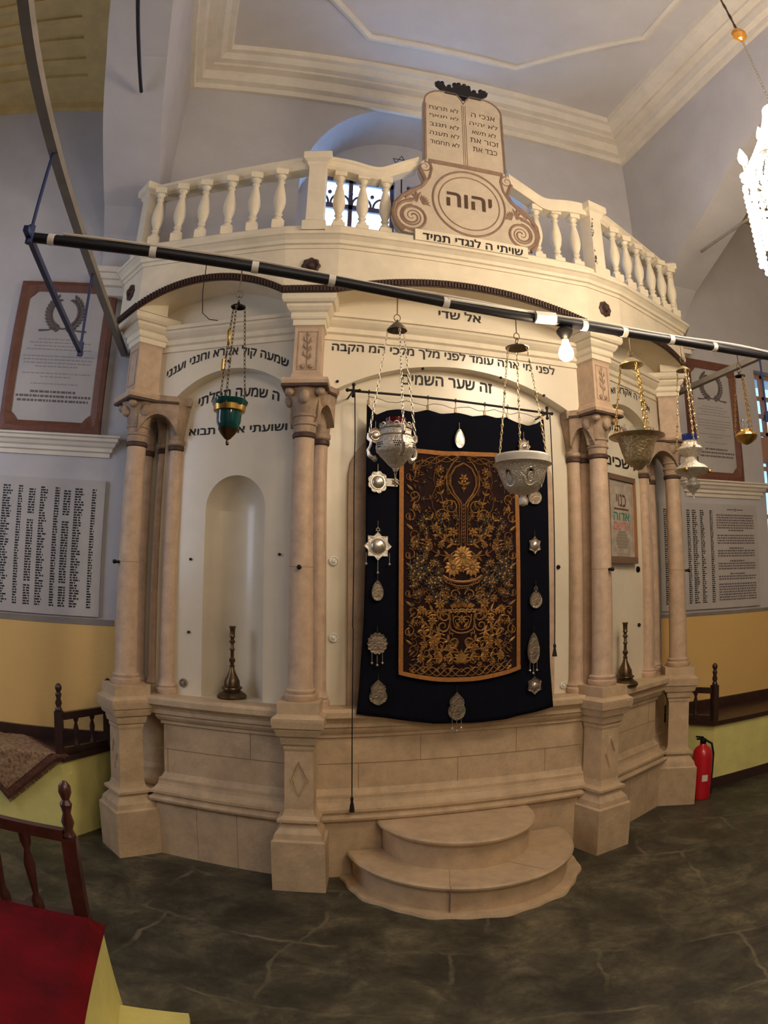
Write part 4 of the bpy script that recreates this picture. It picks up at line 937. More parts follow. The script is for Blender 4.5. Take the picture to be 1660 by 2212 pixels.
b = MB(); yy = CY-.02; b.bb((-.458, yy, 2.165), (-.388, yy+.002, 2.205)); tag(put('paper_tag', b, 'paper_white'), 'small white paper tag pinned beside the scalloped silver ornament', 'tag')

# ------------------------------------------------------------------ lamp pole, beams and brackets
def poley(x): return 2.08+.03*(x+2.07)
POLE = [(-2.069, 2.744), (-1.837, 2.725), (-1.614, 2.713), (-1.426, 2.701), (-1.246, 2.690), (-.98, 2.672), (-.74, 2.654), (-.543, 2.643), (-.316, 2.638), (-.112, 2.641), (.086, 2.646), (.297, 2.650), (.569, 2.659), (.873, 2.669), (1.119, 2.680), (1.6, 2.70), (2.069, 2.72)]
def polez(x): return ip(POLE, x)
for sx, nm in ((-1, 'painted timber tie beam running out from the wall above the names tablet and bench end'), (1, 'timber tie beam crossing in front of the framed memorial beside the small-paned window')):
    x = sx*2.069; b = MB(); b.bb((x-.02, -1.3, 3.10), (x+.02, YB-.02, 3.14)); tag(put('tie_beam', b, 'grey_beam'), nm, 'beam')
    t = thing('beam_hanger', ('blue-black iron bar on two thin rods under the beam, holding the pole end' if sx < 0 else 'dark iron bar hung under the other timber beam by the window'), 'hanger', (x, 2.6, 2.70))
    b = MB(); b.bar((x, 2.0, 2.738), (x, 3.12, 2.682), .02, .022); put('bar', b, 'blue_black_paint', t)
    for y, z0 in ((2.06, 2.74), (3.09, 2.69)): b = MB(); b.tube([(x+.04*sx*0, y, z0), (x, y, 3.101)], .007, 8); b.tube([(x, y, z0-.03), (x, y, z0+.04)], .014, 8); put('rod', b, 'blue_black_paint', t)
    b = MB(); b.tube([(x, 3.24, 4.46), (x, -1.0, 4.40)] if sx < 0 else [(x, 3.52, 4.14), (x, -1.0, 4.12)], .012, 8); tag(put('tie_rod', b, 'black_iron' if sx < 0 else 'grey_beam'), 'thin iron tie rod under the arch soffit '+('over the blue-black hanger' if sx < 0 else 'on the window side behind the chandelier'), 'rod')
lp = thing('lamp_pole', 'long black wrapped pole with white tape carrying the hanging oil lamps across the ark', 'pole', (0, 2.14, 2.64))
b = MB(); P_ = [(x, poley(x), z) for x, z in POLE]; b.tube(P_, .019, 12); put('pole', b, 'black_paint', lp, smooth=True)
for x in (-1.99, -1.62, -1.26, -.985, -.555, .045, .245, .50, .76, 1.2):
    b = MB(); b.tube([(x-.012, poley(x), polez(x-.012)), (x+.012, poley(x), polez(x+.012))], .0215, 12); put('tape_band', b, 'white_tape', lp, smooth=True)
b = MB(); b.tube([(x, poley(x)-.008+.006*math.sin(x*5), polez(x)+.021+.003*math.sin(x*9)) for x in [-1.95+.08*k for k in range(51)]], .0055, 6); put('cable', b, 'white_cable', lp, smooth=True)
b = MB(); b.tube([(x, poley(x)-.016, polez(x)+.012-.004*math.sin(x*7)) for x in [-.55+.05*k for k in range(9)]], .006, 6); b.tube([(-.19, poley(-.19)-.01, polez(-.19)), (-.10, poley(-.1)-.01, polez(-.1)+.006)], .026, 8); put('cable_wrap', b, 'white_tape', lp, smooth=True)
b = MB(); b.tube([(-1.43, 2.10, 2.69), (-1.432, 2.10, 2.58), (-1.425, 2.10, 2.50), (-1.40, 2.10, 2.478), (-1.37, 2.10, 2.476)], .0016, 5); put('loose_wire', b, 'cord', lp)

def chain(mb, a, e, link=.014, r=.0014, bead=None):
    a, e = Vector(a), Vector(e); d = e-a; n = max(2, int(d.length/link)); dn = d.normalized(); u = dn.orthogonal().normalized(); v = dn.cross(u)
    for i in range(n):
        c = a+d*(i+.5)/n; w_ = u if i % 2 else v; hl = d.length/n*.66
        mb.tube([c+dn*hl*math.cos(t)+w_*.0036*math.sin(t) for t in [2*PI*k/8 for k in range(8)]], r, 4, closed=True)
        if bead and i % bead == bead//2: mb.sphere(c, .0062, 8, 6)
def rimpts(c, r, z, a0, n=3): return [(c[0]+r*math.cos(a0+2*PI*k/n), c[1]+r*math.sin(a0+2*PI*k/n), z) for k in range(n)]
GL = 'hanging oil lamps in front of the ark'
def lampbase(label, x, zc, capr, capm, bottom, hook_r=.012, dome=.02):
    y = poley(x); t = thing('hanging_lamp', label, 'lamp', (x, y, bottom), 0, GL); zp = polez(x)
    b = MB(); b.tube([(x, y, zp-.0195), (x, y-.001, zp-.03), (x, y, zc+.06)], .0022, 6)
    for k, zz in enumerate((zc+.048, zc+.026)): b.tube([(x+(.012*math.cos(a) if k == 0 else 0), y+(0 if k == 0 else .012*math.cos(a)), zz+.014*math.sin(a)) for a in [2*PI*q/10 for q in range(10)]], .0018, 5, closed=True)
    put('hook', b, 'old_bronze', t, smooth=True)
    b = MB(); b.lathe([(.002, .022), (capr*.25, dome), (capr*.7, dome*.45), (capr, 0), (capr*.97, -.003), (capr*.6, dome*.3), (.001, dome*.6)], (x, y, zc), 24); put('cap', b, capm, t, smooth=True)
    return t, x, y
# emerald glass
t, x, y = lampbase('emerald green glass lamp with brass band hanging before the niche', -1.305, 2.534, .026, 'dark_metal', 2.067, dome=.01)
b = MB(); wv = lambda a, z: 1+.05*math.sin(5*a) if z > .11 else 1
b.lathe([(.012, .028), (.030, .045), (.040, .07), (.042, .10), (.043, .112), (.050, .118), (.056, .13), (.060, .142), (.056, .144), (.048, .13), (.038, .10), (.02, .05)], (x, y, 2.055), 32, wob=wv); put('glass_bowl', b, 'green_glass', t, smooth=True)
b = MB(); b.lathe([(.046, .104), (.052, .106), (.054, .124), (.048, .126)], (x, y, 2.055), 32); put('band', b, 'brass', t, smooth=True)
b = MB(); b.lathe([(.002, 0), (.006, .004), (.004, .012), (.010, .016), (.026, .034), (.034, .048), (.026, .045), (.0, .03)], (x, y, 2.055), 24); b.sphere((x, y, 2.055), .006); put('finial', b, 'old_bronze', t, smooth=True)
R = rimpts((x, y), .053, 2.172, .25)
for p in R: b = MB(); chain(b, (x+(p[0]-x)*.45, y+(p[1]-y)*.45, 2.532), p); put('chain', b, 'old_bronze', t)
b = MB(); q = Vector((x+(R[1][0]-x)*.62, y+(R[1][1]-y)*.62, 2.43)); b.lathe([(.003, -.03), (.006, -.026), (.006, .026), (.003, .03)], q, 10); q = q+Vector((-.012, 0, -.10)); b.lathe([(.003, -.02), (.006, -.018), (.006, .018), (.003, .02)], q, 10); put('counterweight', b, 'brass', t, smooth=True)
# pierced silver with ruby glass
t, x, y = lampbase('pierced silver lamp with ruby glass, scroll handles and a small star below', -.741, 2.506, .037, 'tarnished_silver', 2.0, dome=.03)
zb = 1.998
b = MB(); b.lathe([(.006, .0), (.010, .008), (.012, .012), (.024, .022), (.040, .040), (.052, .052), (.056, .058), (.063, .064), (.066, .078), (.063, .096), (.054, .112), (.050, .118), (.051, .138), (.054, .150), (.050, .150), (.047, .12), (.058, .08), (.04, .055)], (x, y, zb), 40, wob=lambda a, z: 1+.03*math.cos(24*a) if .02 < z < .055 else 1)
o = put('body', b, 'silver_chased', t, smooth=True)
b = MB()
for k in range(14): a = 2*PI*k/14; b.tube([(x+.054*math.cos(a+d), y+.054*math.sin(a+d), zb+.146+h_) for d, h_ in [(.19*math.cos(q), .011*math.sin(q)) for q in [PI*j/8 for j in range(9)]]], .0022, 5)
for z in (.116, .14): b.tube([(x+.0535*math.cos(a), y+.0535*math.sin(a), zb+z) for a in [2*PI*k/28 for k in range(28)]], .0022, 5, closed=True)
put('pierced_gallery', b, 'silver', o, smooth=True)
b = MB()
for k in range(6):
    for r_ in range(5):
        for c_ in range(5):
            if abs(r_-2)+abs(c_-2) > 3: continue
            a = 2*PI*k/6+.35+(c_-2)*.10+(r_ % 2)*.05; zz = .074+.007*r_; rr = .0655 if zz < .085 else .0655-.45*(zz-.085)
            b.sphere((x+rr*math.cos(a), y+rr*math.sin(a), zb+zz), .0024, 6, 4)
put('pierced_lattice', b, 'dark_metal', o)
b = MB(); b.lathe([(.030, .05), (.034, .12), (.033, .178), (.030, .178), (.030, .12)], (x, y, zb), 24); put('ruby_glass', b, 'red_glass', t, smooth=True)
for p in rimpts((x, y), .09, 2.10, PI/6):
    d = Vector((p[0]-x, p[1]-y, 0)).normalized(); c0 = Vector((x, y, 0)); b = MB()
    b.tube([c0+d*q+Vector((0, 0, zb+h_)) for q, h_ in ((.066, .050), (.078, .048), (.09, .058), (.094, .076), (.086, .09), (.084, .105), (.094, .115), (.092, .13), (.082, .128))], .006, 8, rr=[.006, .007, .007, .006, .005, .006, .007, .008, .004]); b.sphere(c0+d*.07+Vector((0, 0, zb+.044)), .009, 8, 6); put('scroll_handle', b, 'silver', t, smooth=True)
for p in rimpts((x, y), .092, zb+.13, PI/6): b = MB(); chain(b, (x+(p[0]-x)*.38, y+(p[1]-y)*.38, 2.50), p); put('chain', b, 'silver', t)
b = MB(); chain(b, (x, y, zb), (x, y, zb-.022)); b.add([(x+.016*q*math.cos(PI/2+PI*k/6), y, zb-.034+.016*q*math.sin(PI/2+PI*k/6)) for k, q in enumerate([1, .6]*6)]+[(x, y-.003, zb-.034), (x, y+.003, zb-.034)], [(k, (k+1) % 12, 12) for k in range(12)]+[((k+1) % 12, k, 13) for k in range(12)]); put('star', b, 'tarnished_silver', t)
# white-rimmed silver bowl
t, x, y = lampbase('silver openwork bowl lamp with a broad white glass rim', -.268, 2.501, .046, 'tarnished_silver', 1.905, dome=.008)
b = MB(); b.lathe([(.080, 2.052), (.094, 2.053), (.100, 2.062), (.102, 2.078), (.098, 2.084), (.088, 2.082), (.08, 2.06), (.080, 2.052)], (x, y, 0), 48, caps=False); put('rim', b, 'white_glass', t, smooth=True)
b = MB(); b.lathe([(.094, 2.050), (.098, 2.054), (.110, 2.052), (.096, 2.045), (.090, 2.036), (.082, 2.01), (.07, 1.975), (.056, 1.957), (.040, 1.950), (.018, 1.945), (.012, 1.938), (.018, 1.928), (.020, 1.918), (.016, 1.907), (.002, 1.902)], (x, y, 0), 40); o = put('bowl', b, 'silver_chased', t, smooth=True)
b = MB(); dk = MB()
for k in range(6):
    a0 = 2*PI*k/6-.6
    def bp(da, zz): rr = .0915-.36*(2.04-zz) ; return (x+rr*1.015*math.cos(a0+da), y+rr*1.015*math.sin(a0+da), zz)
    b.tube([bp(.17*math.cos(q), 2.005+.024*math.sin(q)) for q in [2*PI*j/16 for j in range(16)]], .0026, 5, closed=True)
    b.tube([bp(.36*math.cos(q), 1.998+.03*math.sin(q)) for q in [PI+PI*j/12 for j in range(13)]], .0022, 5)
    q = [bp(.12*math.cos(q_), 2.005+.019*math.sin(q_)) for q_ in [2*PI*j/12 for j in range(12)]]; dk.add(q, [tuple(range(12))])
for z, n_ in ((2.037, 44), (2.031, 44)):
    rr = .0915-.36*(2.04-z)
    for k in range(n_): a = 2*PI*k/n_; b.sphere((x+rr*1.02*math.cos(a), y+rr*1.02*math.sin(a), z), .0022, 5, 4)
put('beading', b, 'silver', o); put('opening', dk, 'dark_metal', o)
for p in rimpts((x, y), .098, 2.082, PI+.15): b = MB(); chain(b, (x+(p[0]-x)*.42, y+(p[1]-y)*.42, 2.50), p, bead=9); put('chain', b, 'pale_brass', t)
# engraved brass bucket
t, x, y = lampbase('engraved pale brass bucket lamp with clear glass liner, beside the lit bulb', .268, 2.507, .052, 'pale_brass', 2.06, dome=.03)
b = MB(); b.lathe([(.004, 2.064), (.016, 2.068), (.03, 2.085), (.046, 2.092), (.052, 2.10), (.066, 2.14), (.078, 2.185), (.084, 2.193), (.112, 2.199), (.116, 2.203), (.108, 2.204), (.08, 2.198), (.06, 2.13), (.03, 2.09)], (x, y, 0), 40); put('bowl', b, 'pale_brass', t, smooth=True)
b = MB(); b.lathe([(.05, 2.12), (.072, 2.20), (.074, 2.228), (.071, 2.228), (.069, 2.20), (.048, 2.122)], (x, y, 0), 32); put('glass_liner', b, 'clear_glass', t, smooth=True)
for p in rimpts((x, y), .092, 2.21, .3): b = MB(); chain(b, (x+(p[0]-x)*.5, y+(p[1]-y)*.5, 2.505), p, .018, bead=2); put('chain', b, 'brass', t)
b = MB()
for k in range(12): a, c_ = random.uniform(2.4, 3.6), random.uniform(.07, .10); q = Vector((x+c_*math.cos(a), y+c_*math.sin(a), 2.21)); b.tube([q, q+Vector((random.uniform(-.03, .02), random.uniform(-.02, .02), random.uniform(.0, .035)))], .0014, 4)
put('raffia_tie', b, 'gold_braid', t)
# tiered silver
t, x, y = lampbase('slim tiered silver lamp with cobalt glass and long beaded chains', .555, 2.523, .032, 'pale_brass', 1.96, dome=.02)
b = MB(); b.lathe([(.003, 1.958), (.006, 1.966), (.004, 1.975), (.009, 1.988), (.026, 2.004), (.034, 2.018), (.028, 2.03), (.020, 2.036), (.020, 2.048), (.032, 2.056), (.062, 2.068), (.074, 2.084), (.060, 2.10), (.034, 2.112), (.026, 2.122), (.024, 2.136), (.036, 2.148), (.050, 2.160), (.054, 2.172), (.046, 2.184), (.034, 2.190), (.030, 2.205), (.034, 2.208), (.026, 2.208), (.02, 2.14)], (x, y, 0), 36, wob=lambda a, z: 1+.03*math.cos(12*a) if 2.05 < z < 2.11 else 1); put('body', b, 'silver_chased', t, smooth=True)
b = MB(); b.lathe([(.025, 2.20), (.033, 2.215), (.034, 2.236), (.031, 2.236), (.024, 2.20)], (x, y, 0), 24); put('cobalt_glass', b, 'blue_glass', t, smooth=True)
for p in rimpts((x, y), .060, 2.17, .12): b = MB(); chain(b, (x+(p[0]-x)*.45, y+(p[1]-y)*.45, 2.52), p, .013, bead=4); put('chain', b, 'pale_brass', t)
b = MB()
for p in rimpts((x, y), .076, 2.075, -.5): b.sphere(p, .010, 8, 6)
put('mount', b, 'brass', t, smooth=True)
# small amber
t, x, y = lampbase('small golden amber lamp with clear cup at the far end of the pole', .912, 2.548, .026, 'dark_metal', 2.215, dome=.008)
b = MB(); b.lathe([(.004, 2.222), (.02, 2.228), (.044, 2.246), (.052, 2.262), (.046, 2.274), (.03, 2.282), (.03, 2.29), (.026, 2.29), (.03, 2.26)], (x, y, 0), 32, wob=lambda a, z: 1+.04*math.cos(10*a)); put('bowl', b, 'brass', t, smooth=True)
b = MB(); b.lathe([(.02, 2.285), (.026, 2.30), (.027, 2.335), (.025, 2.335), (.018, 2.285)], (x, y, 0), 24); put('glass_cup', b, 'clear_glass', t, smooth=True)
for p in rimpts((x, y), .05, 2.272, .35): b = MB(); chain(b, (x+(p[0]-x)*.45, y+(p[1]-y)*.45, 2.545), p, .012); put('chain', b, 'brass', t)
# bare bulb
x = -.05; y = poley(x)
t = thing('bare_bulb', 'lit bare light bulb hanging from a black socket taped to the pole', 'light bulb', (x, y, 2.475))
b = MB(); b.lathe([(.006, 2.568), (.016, 2.574), (.030, 2.594), (.034, 2.606), (.028, 2.616), (.02, 2.62), (0, 2.621)], (x, y, 0), 20); put('socket', b, 'dark_metal', t, smooth=True)
b = MB(); b.tube([(x, y, 2.572), (x, y, 2.562)], .012, 12); put('neck', b, 'pale_brass', t, smooth=True)
b = MB(); b.lathe([(.001, 2.478), (.014, 2.481), (.026, 2.492), (.031, 2.508), (.028, 2.524), (.020, 2.540), (.014, 2.552), (.013, 2.566)], (x, y, 0), 24); put('glass_bulb', b, 'bulb_lit', t, smooth=True)
lamp('bulb_light', 'POINT', (x, y-.005, 2.508), 48, (1, .78, .5), .034)

# ------------------------------------------------------------------ crystal chandelier
hx, hy = 1.0, 1.63
ch = thing('chandelier', 'brilliantly lit crystal chandelier hanging on a long chain with amber ball', 'chandelier', (hx, hy, 2.9))
b = MB(); chain(b, (hx, hy, 5.78), (hx, hy, 4.43), .05, .006); put('chain', b, 'old_bronze', ch)
b = MB(); b.lathe([(.004, -.055), (.025, -.045), (.045, -.015), (.048, .005), (.03, .03), (.012, .045), (.004, .05)], (hx, hy, 4.385), 10); put('ball', b, 'amber_glass', ch)
b = MB()
for k in range(26): b.sphere((hx, hy, 4.31-.022*k), .009, 8, 6)
put('bead_string', b, 'clear_glass', ch, smooth=True)
b = MB(); b.lathe([(.01, 3.74), (.03, 3.72), (.05, 3.68), (.02, 3.62), (.02, 3.4), (.05, 3.36), (.03, 3.3), (.02, 3.1), (.04, 3.02), (.03, 2.96), (.004, 2.9)], (hx, hy, 0), 20); put('stem', b, 'clear_glass', ch, smooth=True)
for k in range(8):
    a = 2*PI*k/8+.2; dx, dy = math.cos(a), math.sin(a)
    b = MB(); b.tube([(hx+dx*q, hy+dy*q, z) for q, z in ((.02, 3.34), (.10, 3.29), (.19, 3.30), (.25, 3.36))], .008, 8); b.lathe([(.012, 0), (.035, .015), (.04, .02)], (hx+dx*.25, hy+dy*.25, 3.36), 12); b.tube([(hx+dx*.25, hy+dy*.25, 3.37), (hx+dx*.25, hy+dy*.25, 3.44)], .011, 8); o = put('arm', b, 'clear_glass', ch, smooth=True)
    b = MB(); b.lathe([(.008, 0), (.022, .02), (.025, .04), (.014, .07), (.002, .095)], (hx+dx*.25, hy+dy*.25, 3.44), 12); put('candle_bulb', b, 'bulb_lit', o, smooth=True)
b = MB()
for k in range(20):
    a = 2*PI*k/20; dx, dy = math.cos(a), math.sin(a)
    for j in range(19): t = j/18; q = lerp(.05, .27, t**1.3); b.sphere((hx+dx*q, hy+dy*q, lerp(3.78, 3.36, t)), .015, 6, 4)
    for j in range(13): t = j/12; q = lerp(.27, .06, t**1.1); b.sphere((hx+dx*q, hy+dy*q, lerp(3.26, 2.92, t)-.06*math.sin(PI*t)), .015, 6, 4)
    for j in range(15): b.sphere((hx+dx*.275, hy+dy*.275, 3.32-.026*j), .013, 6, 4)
setp(put('crystal_drops', b, 'crystal_glow', ch), kind='stuff')
lamp('chandelier_light', 'POINT', (hx, hy, 3.47), 95, (1, .86, .66), .25)

# ------------------------------------------------------------------ wall tablets, shelves, benches
def rows(mb, x0, x1, z1, z0, n, y, hgt, rng, mode='center', gaps=()):
    """illegible lines of small carved writing: short dark strokes"""
    for r in range(n):
        if r in gaps: continue
        z = lerp(z1, z0, (r+.5)/n); full = x1-x0; L = full*rng(r)
        a = {'center': (x0+x1)/2-L/2, 'left': x0, 'right': x1-L}[mode]; e = a+L; x = a
        while x < e-.004:
            wl = min(random.uniform(.012, .034), e-x); mb.add([(x, y, z-hgt/2), (x+wl, y, z-hgt/2), (x+wl, y, z+hgt/2), (x, y, z+hgt/2)], [(0, 1, 2, 3)]); x += wl+random.uniform(.003, .008)
def memorial(label, x0, x1, z0, z1, yb):
    t = thing('memorial_plaque', label, 'plaque', ((x0+x1)/2, yb, z0), 0)
    b = MB(); fwd = .075; y0, y1 = yb-.045, yb-.002; nt_ = .055
    ox, oz = (x0, x1), (z0, z1); ix0, ix1, iz0, iz1 = x0+fwd, x1-fwd, z0+fwd, z1-fwd
    inner = [(ix0+nt_, iz0), (ix1-nt_, iz0), (ix1-nt_*.55, iz0+nt_*.55), (ix1, iz0+nt_), (ix1, iz1-nt_), (ix1-nt_*.55, iz1-nt_*.55), (ix1-nt_, iz1), (ix0+nt_, iz1), (ix0+nt_*.55, iz1-nt_*.55), (ix0, iz1-nt_), (ix0, iz0+nt_), (ix0+nt_*.55, iz0+nt_*.55)]
    outer = [(ix0+nt_, z0), (ix1-nt_, z0), (x1, z0), (x1, iz0+nt_), (x1, iz1-nt_), (x1, z1), (ix1-nt_, z1), (ix0+nt_, z1), (x0, z1), (x0, iz1-nt_), (x0, iz0+nt_), (x0, z0)]
    n = 12; vs = [(x, y0, z) for x, z in outer]+[(x, y0-.008, z) for x, z in [((p[0]*.6+q[0]*.4), (p[1]*.6+q[1]*.4)) for p, q in zip(outer, inner)]]+[(x, y0+.012, z) for x, z in inner]+[(x, y1, z) for x, z in outer]
    b.add(vs, [(i, (i+1) % n, n+(i+1) % n, n+i) for i in range(n)]+[(n+i, n+(i+1) % n, 2*n+(i+1) % n, 2*n+i) for i in range(n)]+[(i, (i+1) % n, 3*n+(i+1) % n, 3*n+i) for i in range(n)]); put('frame', b, 'frame_brown', t)
    b = MB(); b.bb((x0+.03, yb-.028, z0+.03), (x1-.03, yb-.003, z1-.03)); o = put('marble_slab', b, 'marble', t); ys = yb-.0285
    b = MB(); xc = (x0+x1)/2; W = x1-x0; zc = z1-.25
    for sg in (-1, 1):
        st_ = [(xc+sg*.115*math.sin(a), ys, zc-.115*math.cos(a)*1.05+.02) for a in [2.5*k/14 for k in range(15)]]; b.tube(st_, .004, 5)
        for k in range(1, 15):
            p = Vector(st_[k]); a = 2.5*k/14
            for s2 in (-1, 1): b.tube([p, p+Vector((sg*(math.cos(a)*.02+s2*math.sin(a)*.018), -.003, math.sin(a)*.02-s2*math.cos(a)*.018)), p+Vector((sg*(math.cos(a)*.035+s2*math.sin(a)*.028), 0, math.sin(a)*.035-s2*math.cos(a)*.028))], .008, 6, rr=[.002, .010, .001])
        b.tube([(xc, ys, zc-.10), (xc+sg*.06, ys, zc-.085), (xc+sg*.10, ys, zc-.11), (xc+sg*.17, ys, zc-.115)], .009, 6, rr=[.006, .01, .006, .009])
    put('laurel_wreath', b, 'grey_text', o)
    b = MB(); zt = zc-.165; H = zt-(z0+.20); a, e = x0+.10, x1-.10
    vals = [.62, .86, .72, .94, 0, 1, .97, .95, .6, 0, .95, .42, 0, .66]
    rows(b, a, e, zt, zt-H*.74, 14, ys, .008, lambda r: vals[r], 'center', [r for r in range(14) if vals[r] == 0]); put('lettering', b, 'faint_text', o)
    b = MB(); rows(b, a-.01, e+.01, zt-H*.80, zt-H*1.0, 3, ys, .016, lambda r: (.62, 1, .95)[r]); put('lettering', b, 'grey_text', o)
memorial('brown-framed marble memorial with laurel wreath beyond the blue-black iron hanger', -2.885, -2.175, 2.545, 3.622, YB)
memorial('brown-framed marble memorial with laurel wreath next to the small-paned window', 2.478, 3.085, 2.505, 3.60, YB+.06)
def shelf(label, x0, x1, z0, z1, yb):
    b = MB(); h = z1-z0
    b.sweep([(x0, yb), (x0, yb-.001), (x1, yb-.001), (x1, yb)], [(0, z0), (.012, z0), (.014, z0+h*.2), (.03, z0+h*.25), (.03, z0+h*.42), (.045, z0+h*.5), (.055, z0+h*.65), (.07, z0+h*.72), (.07, z0+h*.86), (.085, z0+h*.9), (.085, z1), (0, z1)])
    tag(put('wall_shelf', b, 'cornice_plaster'), label, 'shelf')
shelf('white moulded shelf between the laurel memorial and the single names tablet', -3.4, -2.11, 2.40, 2.535, YB)
shelf('white moulded shelf over the two-part names tablet by the window', 2.42, 3.30, 2.36, 2.50, YB+.06)
def names(label, x0, x1, z0, z1, yb, cols, text=None):
    t = thing('names_tablet', label, 'plaque', ((x0+x1)/2, yb, z0)); b = MB(); b.bb((x0, yb-.022, z0), (x1, yb-.001, z1)); o = put('marble_slab', b, 'marble', t); ys = yb-.0226; b = MB()
    for xa, wd, mode, rr in cols:
        rows(b, xa, xa+wd, z1-.055, z0+.05, 46, ys, .0105, (lambda r: 1) if rr == 0 else (lambda r: random.uniform(.55, 1)), mode, (0, 11, 12, 37) if rr == 0 and random.random() < .4 else ())
    put('lettering', b, 'ink', o)
    if text:
        b = MB(); rows(b, text[0], text[1], z1-.085, z0+.06, 34, ys, .0125, lambda r: 1 if r not in (6, 13, 18, 23) else .4, 'center', (7, 12, 17, 22, 26)); put('lettering', b, 'grey_text', o)
        b = MB(); c_ = (text[0]+text[1])/2
        for dx in (-.06, .06): b.bb((c_+dx-.04, ys-.0005, z1-.05), (c_+dx+.04, ys, z1-.044))
        for a0 in (PI/2, -PI/2): b.tube([(c_+.014*math.cos(a0+2*PI*k/3), ys, z1-.047+.014*math.sin(a0+2*PI*k/3)) for k in range(3)], .002, 4, closed=True)
        put('star_mark', b, 'ink', o)
xr = -2.105
names('white marble tablet with columns of names above the bench with the rug', -3.15, xr, 1.368, 2.245, YB, [(xr-.085, .028, 'center', 0), (xr-.20, .066, 'left', 1), (xr-.275, .046, 'center', 0), (xr-.335, .032, 'center', 0), (xr-.435, .058, 'left', 1), (xr-.515, .044, 'center', 0), (xr-.59, .03, 'center', 0), (xr-.70, .07, 'left', 1), (xr-.79, .05, 'center', 0), (xr-.9, .06, 'left', 1)])
xl = 2.085
names('white marble tablet of names and a block of text beside the slender column', xl, 3.235, 1.40, 2.30, YB+.06, [(xl+.05, .06, 'left', 1), (xl+.20, .05, 'center', 0), (xl+.30, .035, 'center', 0), (xl+.36, .062, 'left', 1), (xl+.45, .05, 'left', 1), (xl+.56, .035, 'center', 0)], (xl+.64, xl+1.10))
for x, z in ((3.30, 3.42), (3.31, 3.28), (3.32, 3.14)): pass

def turned(mb, x, y, z0, z1, r, top=True):                # square post with turned finial
    h = z1-z0
    mb.lathe([(r, 0), (r, h*.62)], (x, y, z0), sq=True)
    mb.lathe([(r*.75, h*.61), (r*.95, h*.64), (r*.6, h*.68), (r*.9, h*.73), (r*.55, h*.79), (r*.85, h*.85), (r*.5, h*.88), (r*.9, h*.93), (r*.8, h*.97), (r*.3, h)], (x, y, z0), 14)
def spindle(mb, x, y, z0, z1, r):
    h = z1-z0; mb.lathe([(r*1.2, 0), (r*1.2, h*.12), (r*.6, h*.2), (r*.8, h*.35), (r*1.15, h*.6), (r*.55, h*.78), (r*1.1, h*.88), (r*1.2, h)], (x, y, z0), 12)
def endrail(parent, a, e, zs, zt, n, wood):
    a, e = Vector(a), Vector(e)
    for p in (a, e): b = MB(); turned(b, p.x, p.y, zs, zt, .024); put('post', b, wood, parent, smooth=True)
    b = MB(); b.bar((a.x, a.y, zs+.235), (e.x, e.y, zs+.235), .03, .045); put('rail', b, wood, parent)
    b = MB(); b.bar((a.x, a.y, zs+.02), (e.x, e.y, zs+.02), .03, .04); put('rail', b, wood, parent)
    for k in range(n): p = a.lerp(e, (k+1)/(n+1)); b = MB(); spindle(b, p.x, p.y, zs+.03, zs+.225, .015); put('spindle', b, wood, parent, smooth=True)
for sx, nm, yb in ((-1, 'yellow built-in wall bench with dark plank seat, carrying the patterned rug', YB), (1, 'yellow built-in wall bench with dark plinth behind the fire extinguisher', YB+.06)):
    t = thing('wall_bench', nm, 'bench', (sx*3, 4.1, 0))
    poly = [(sx*2.27, 3.95), (sx*2.01, yb), (sx*5.2, yb), (sx*5.2, 3.95)]
    b = MB(); b.poly([(x, y, 0) for x, y in poly], .515, (0, 0, 1)); put('base', b, 'bench_yellow', t)
    b = MB(); q = [(sx*2.245, 3.925), (sx*1.985, yb), (sx*5.2, yb), (sx*5.2, 3.925)]; b.poly([(x, y, .515) for x, y in q], .035, (0, 0, 1)); put('seat', b, 'dark_wood', t)
    b = MB(); b.bb((sx*2.03, yb-.03, .55), (sx*5.2, yb-.001, .63)); put('back_trim', b, 'dark_wood', t)
    if sx > 0: b = MB(); b.poly([(x, y, 0) for x, y in [(2.262, 3.942), (2.10, 4.23), (5.2, 4.23), (5.2, 3.942)]], .085, (0, 0, 1)); put('plinth', b, 'plinth_dark', t)
    endrail(t, (sx*2.275, 3.965, 0), (sx*2.035, yb-.055, 0), .55, .985 if sx < 0 else 1.0, 2, 'dark_wood')
# rug thrown over the bench corner
t = thing('rug', 'worn patterned rug with reddish fringe hanging over the yellow bench front', 'rug', (-2.65, 4.0, .56))
def rugp(u, v):                                           # u across, v along; a corner hangs over the edge
    c, s_ = math.cos(.72), math.sin(.72); x = -2.675+(u-.5)*.54*c-(v-.5)*.74*s_; y = 4.06+(u-.5)*.56*s_+(v-.5)*.74*c-.02
    if y < 3.918: return Vector((x, 3.915-.004*math.sin(x*40), .556-(3.918-y)*.95))
    return Vector((x, min(y, 4.32), .556+.004*math.sin(x*30+y*17)))
def rugmesh(u0, u1, v0, v1, nu, nv, dz=0):
    mb = MB(); mb.add([rugp(lerp(u0, u1, i/nu), lerp(v0, v1, j/nv))+Vector((0, -dz, dz)) for j in range(nv+1) for i in range(nu+1)], [(j*(nu+1)+i, j*(nu+1)+i+1, (j+1)*(nu+1)+i+1, (j+1)*(nu+1)+i) for j in range(nv) for i in range(nu)]); return mb
o = put('border', rugmesh(0, 1, 0, 1, 40, 40), 'rug_border', t, smooth=True); md = o.modifiers.new('thick', 'SOLIDIFY'); md.thickness = .006
o2 = put('field', rugmesh(.07, .93, .06, .94, 40, 40, .010), 'rug_field', t, smooth=True)
b = MB()
for k in range(60):
    for v, dv in ((0, -.035), (1, .035)): p, q = rugp(k/59, v), rugp(k/59+random.uniform(-.01, .01), v+dv); b.tube([p, q], .003, 4)
put('fringe', b, 'rug_border', t)
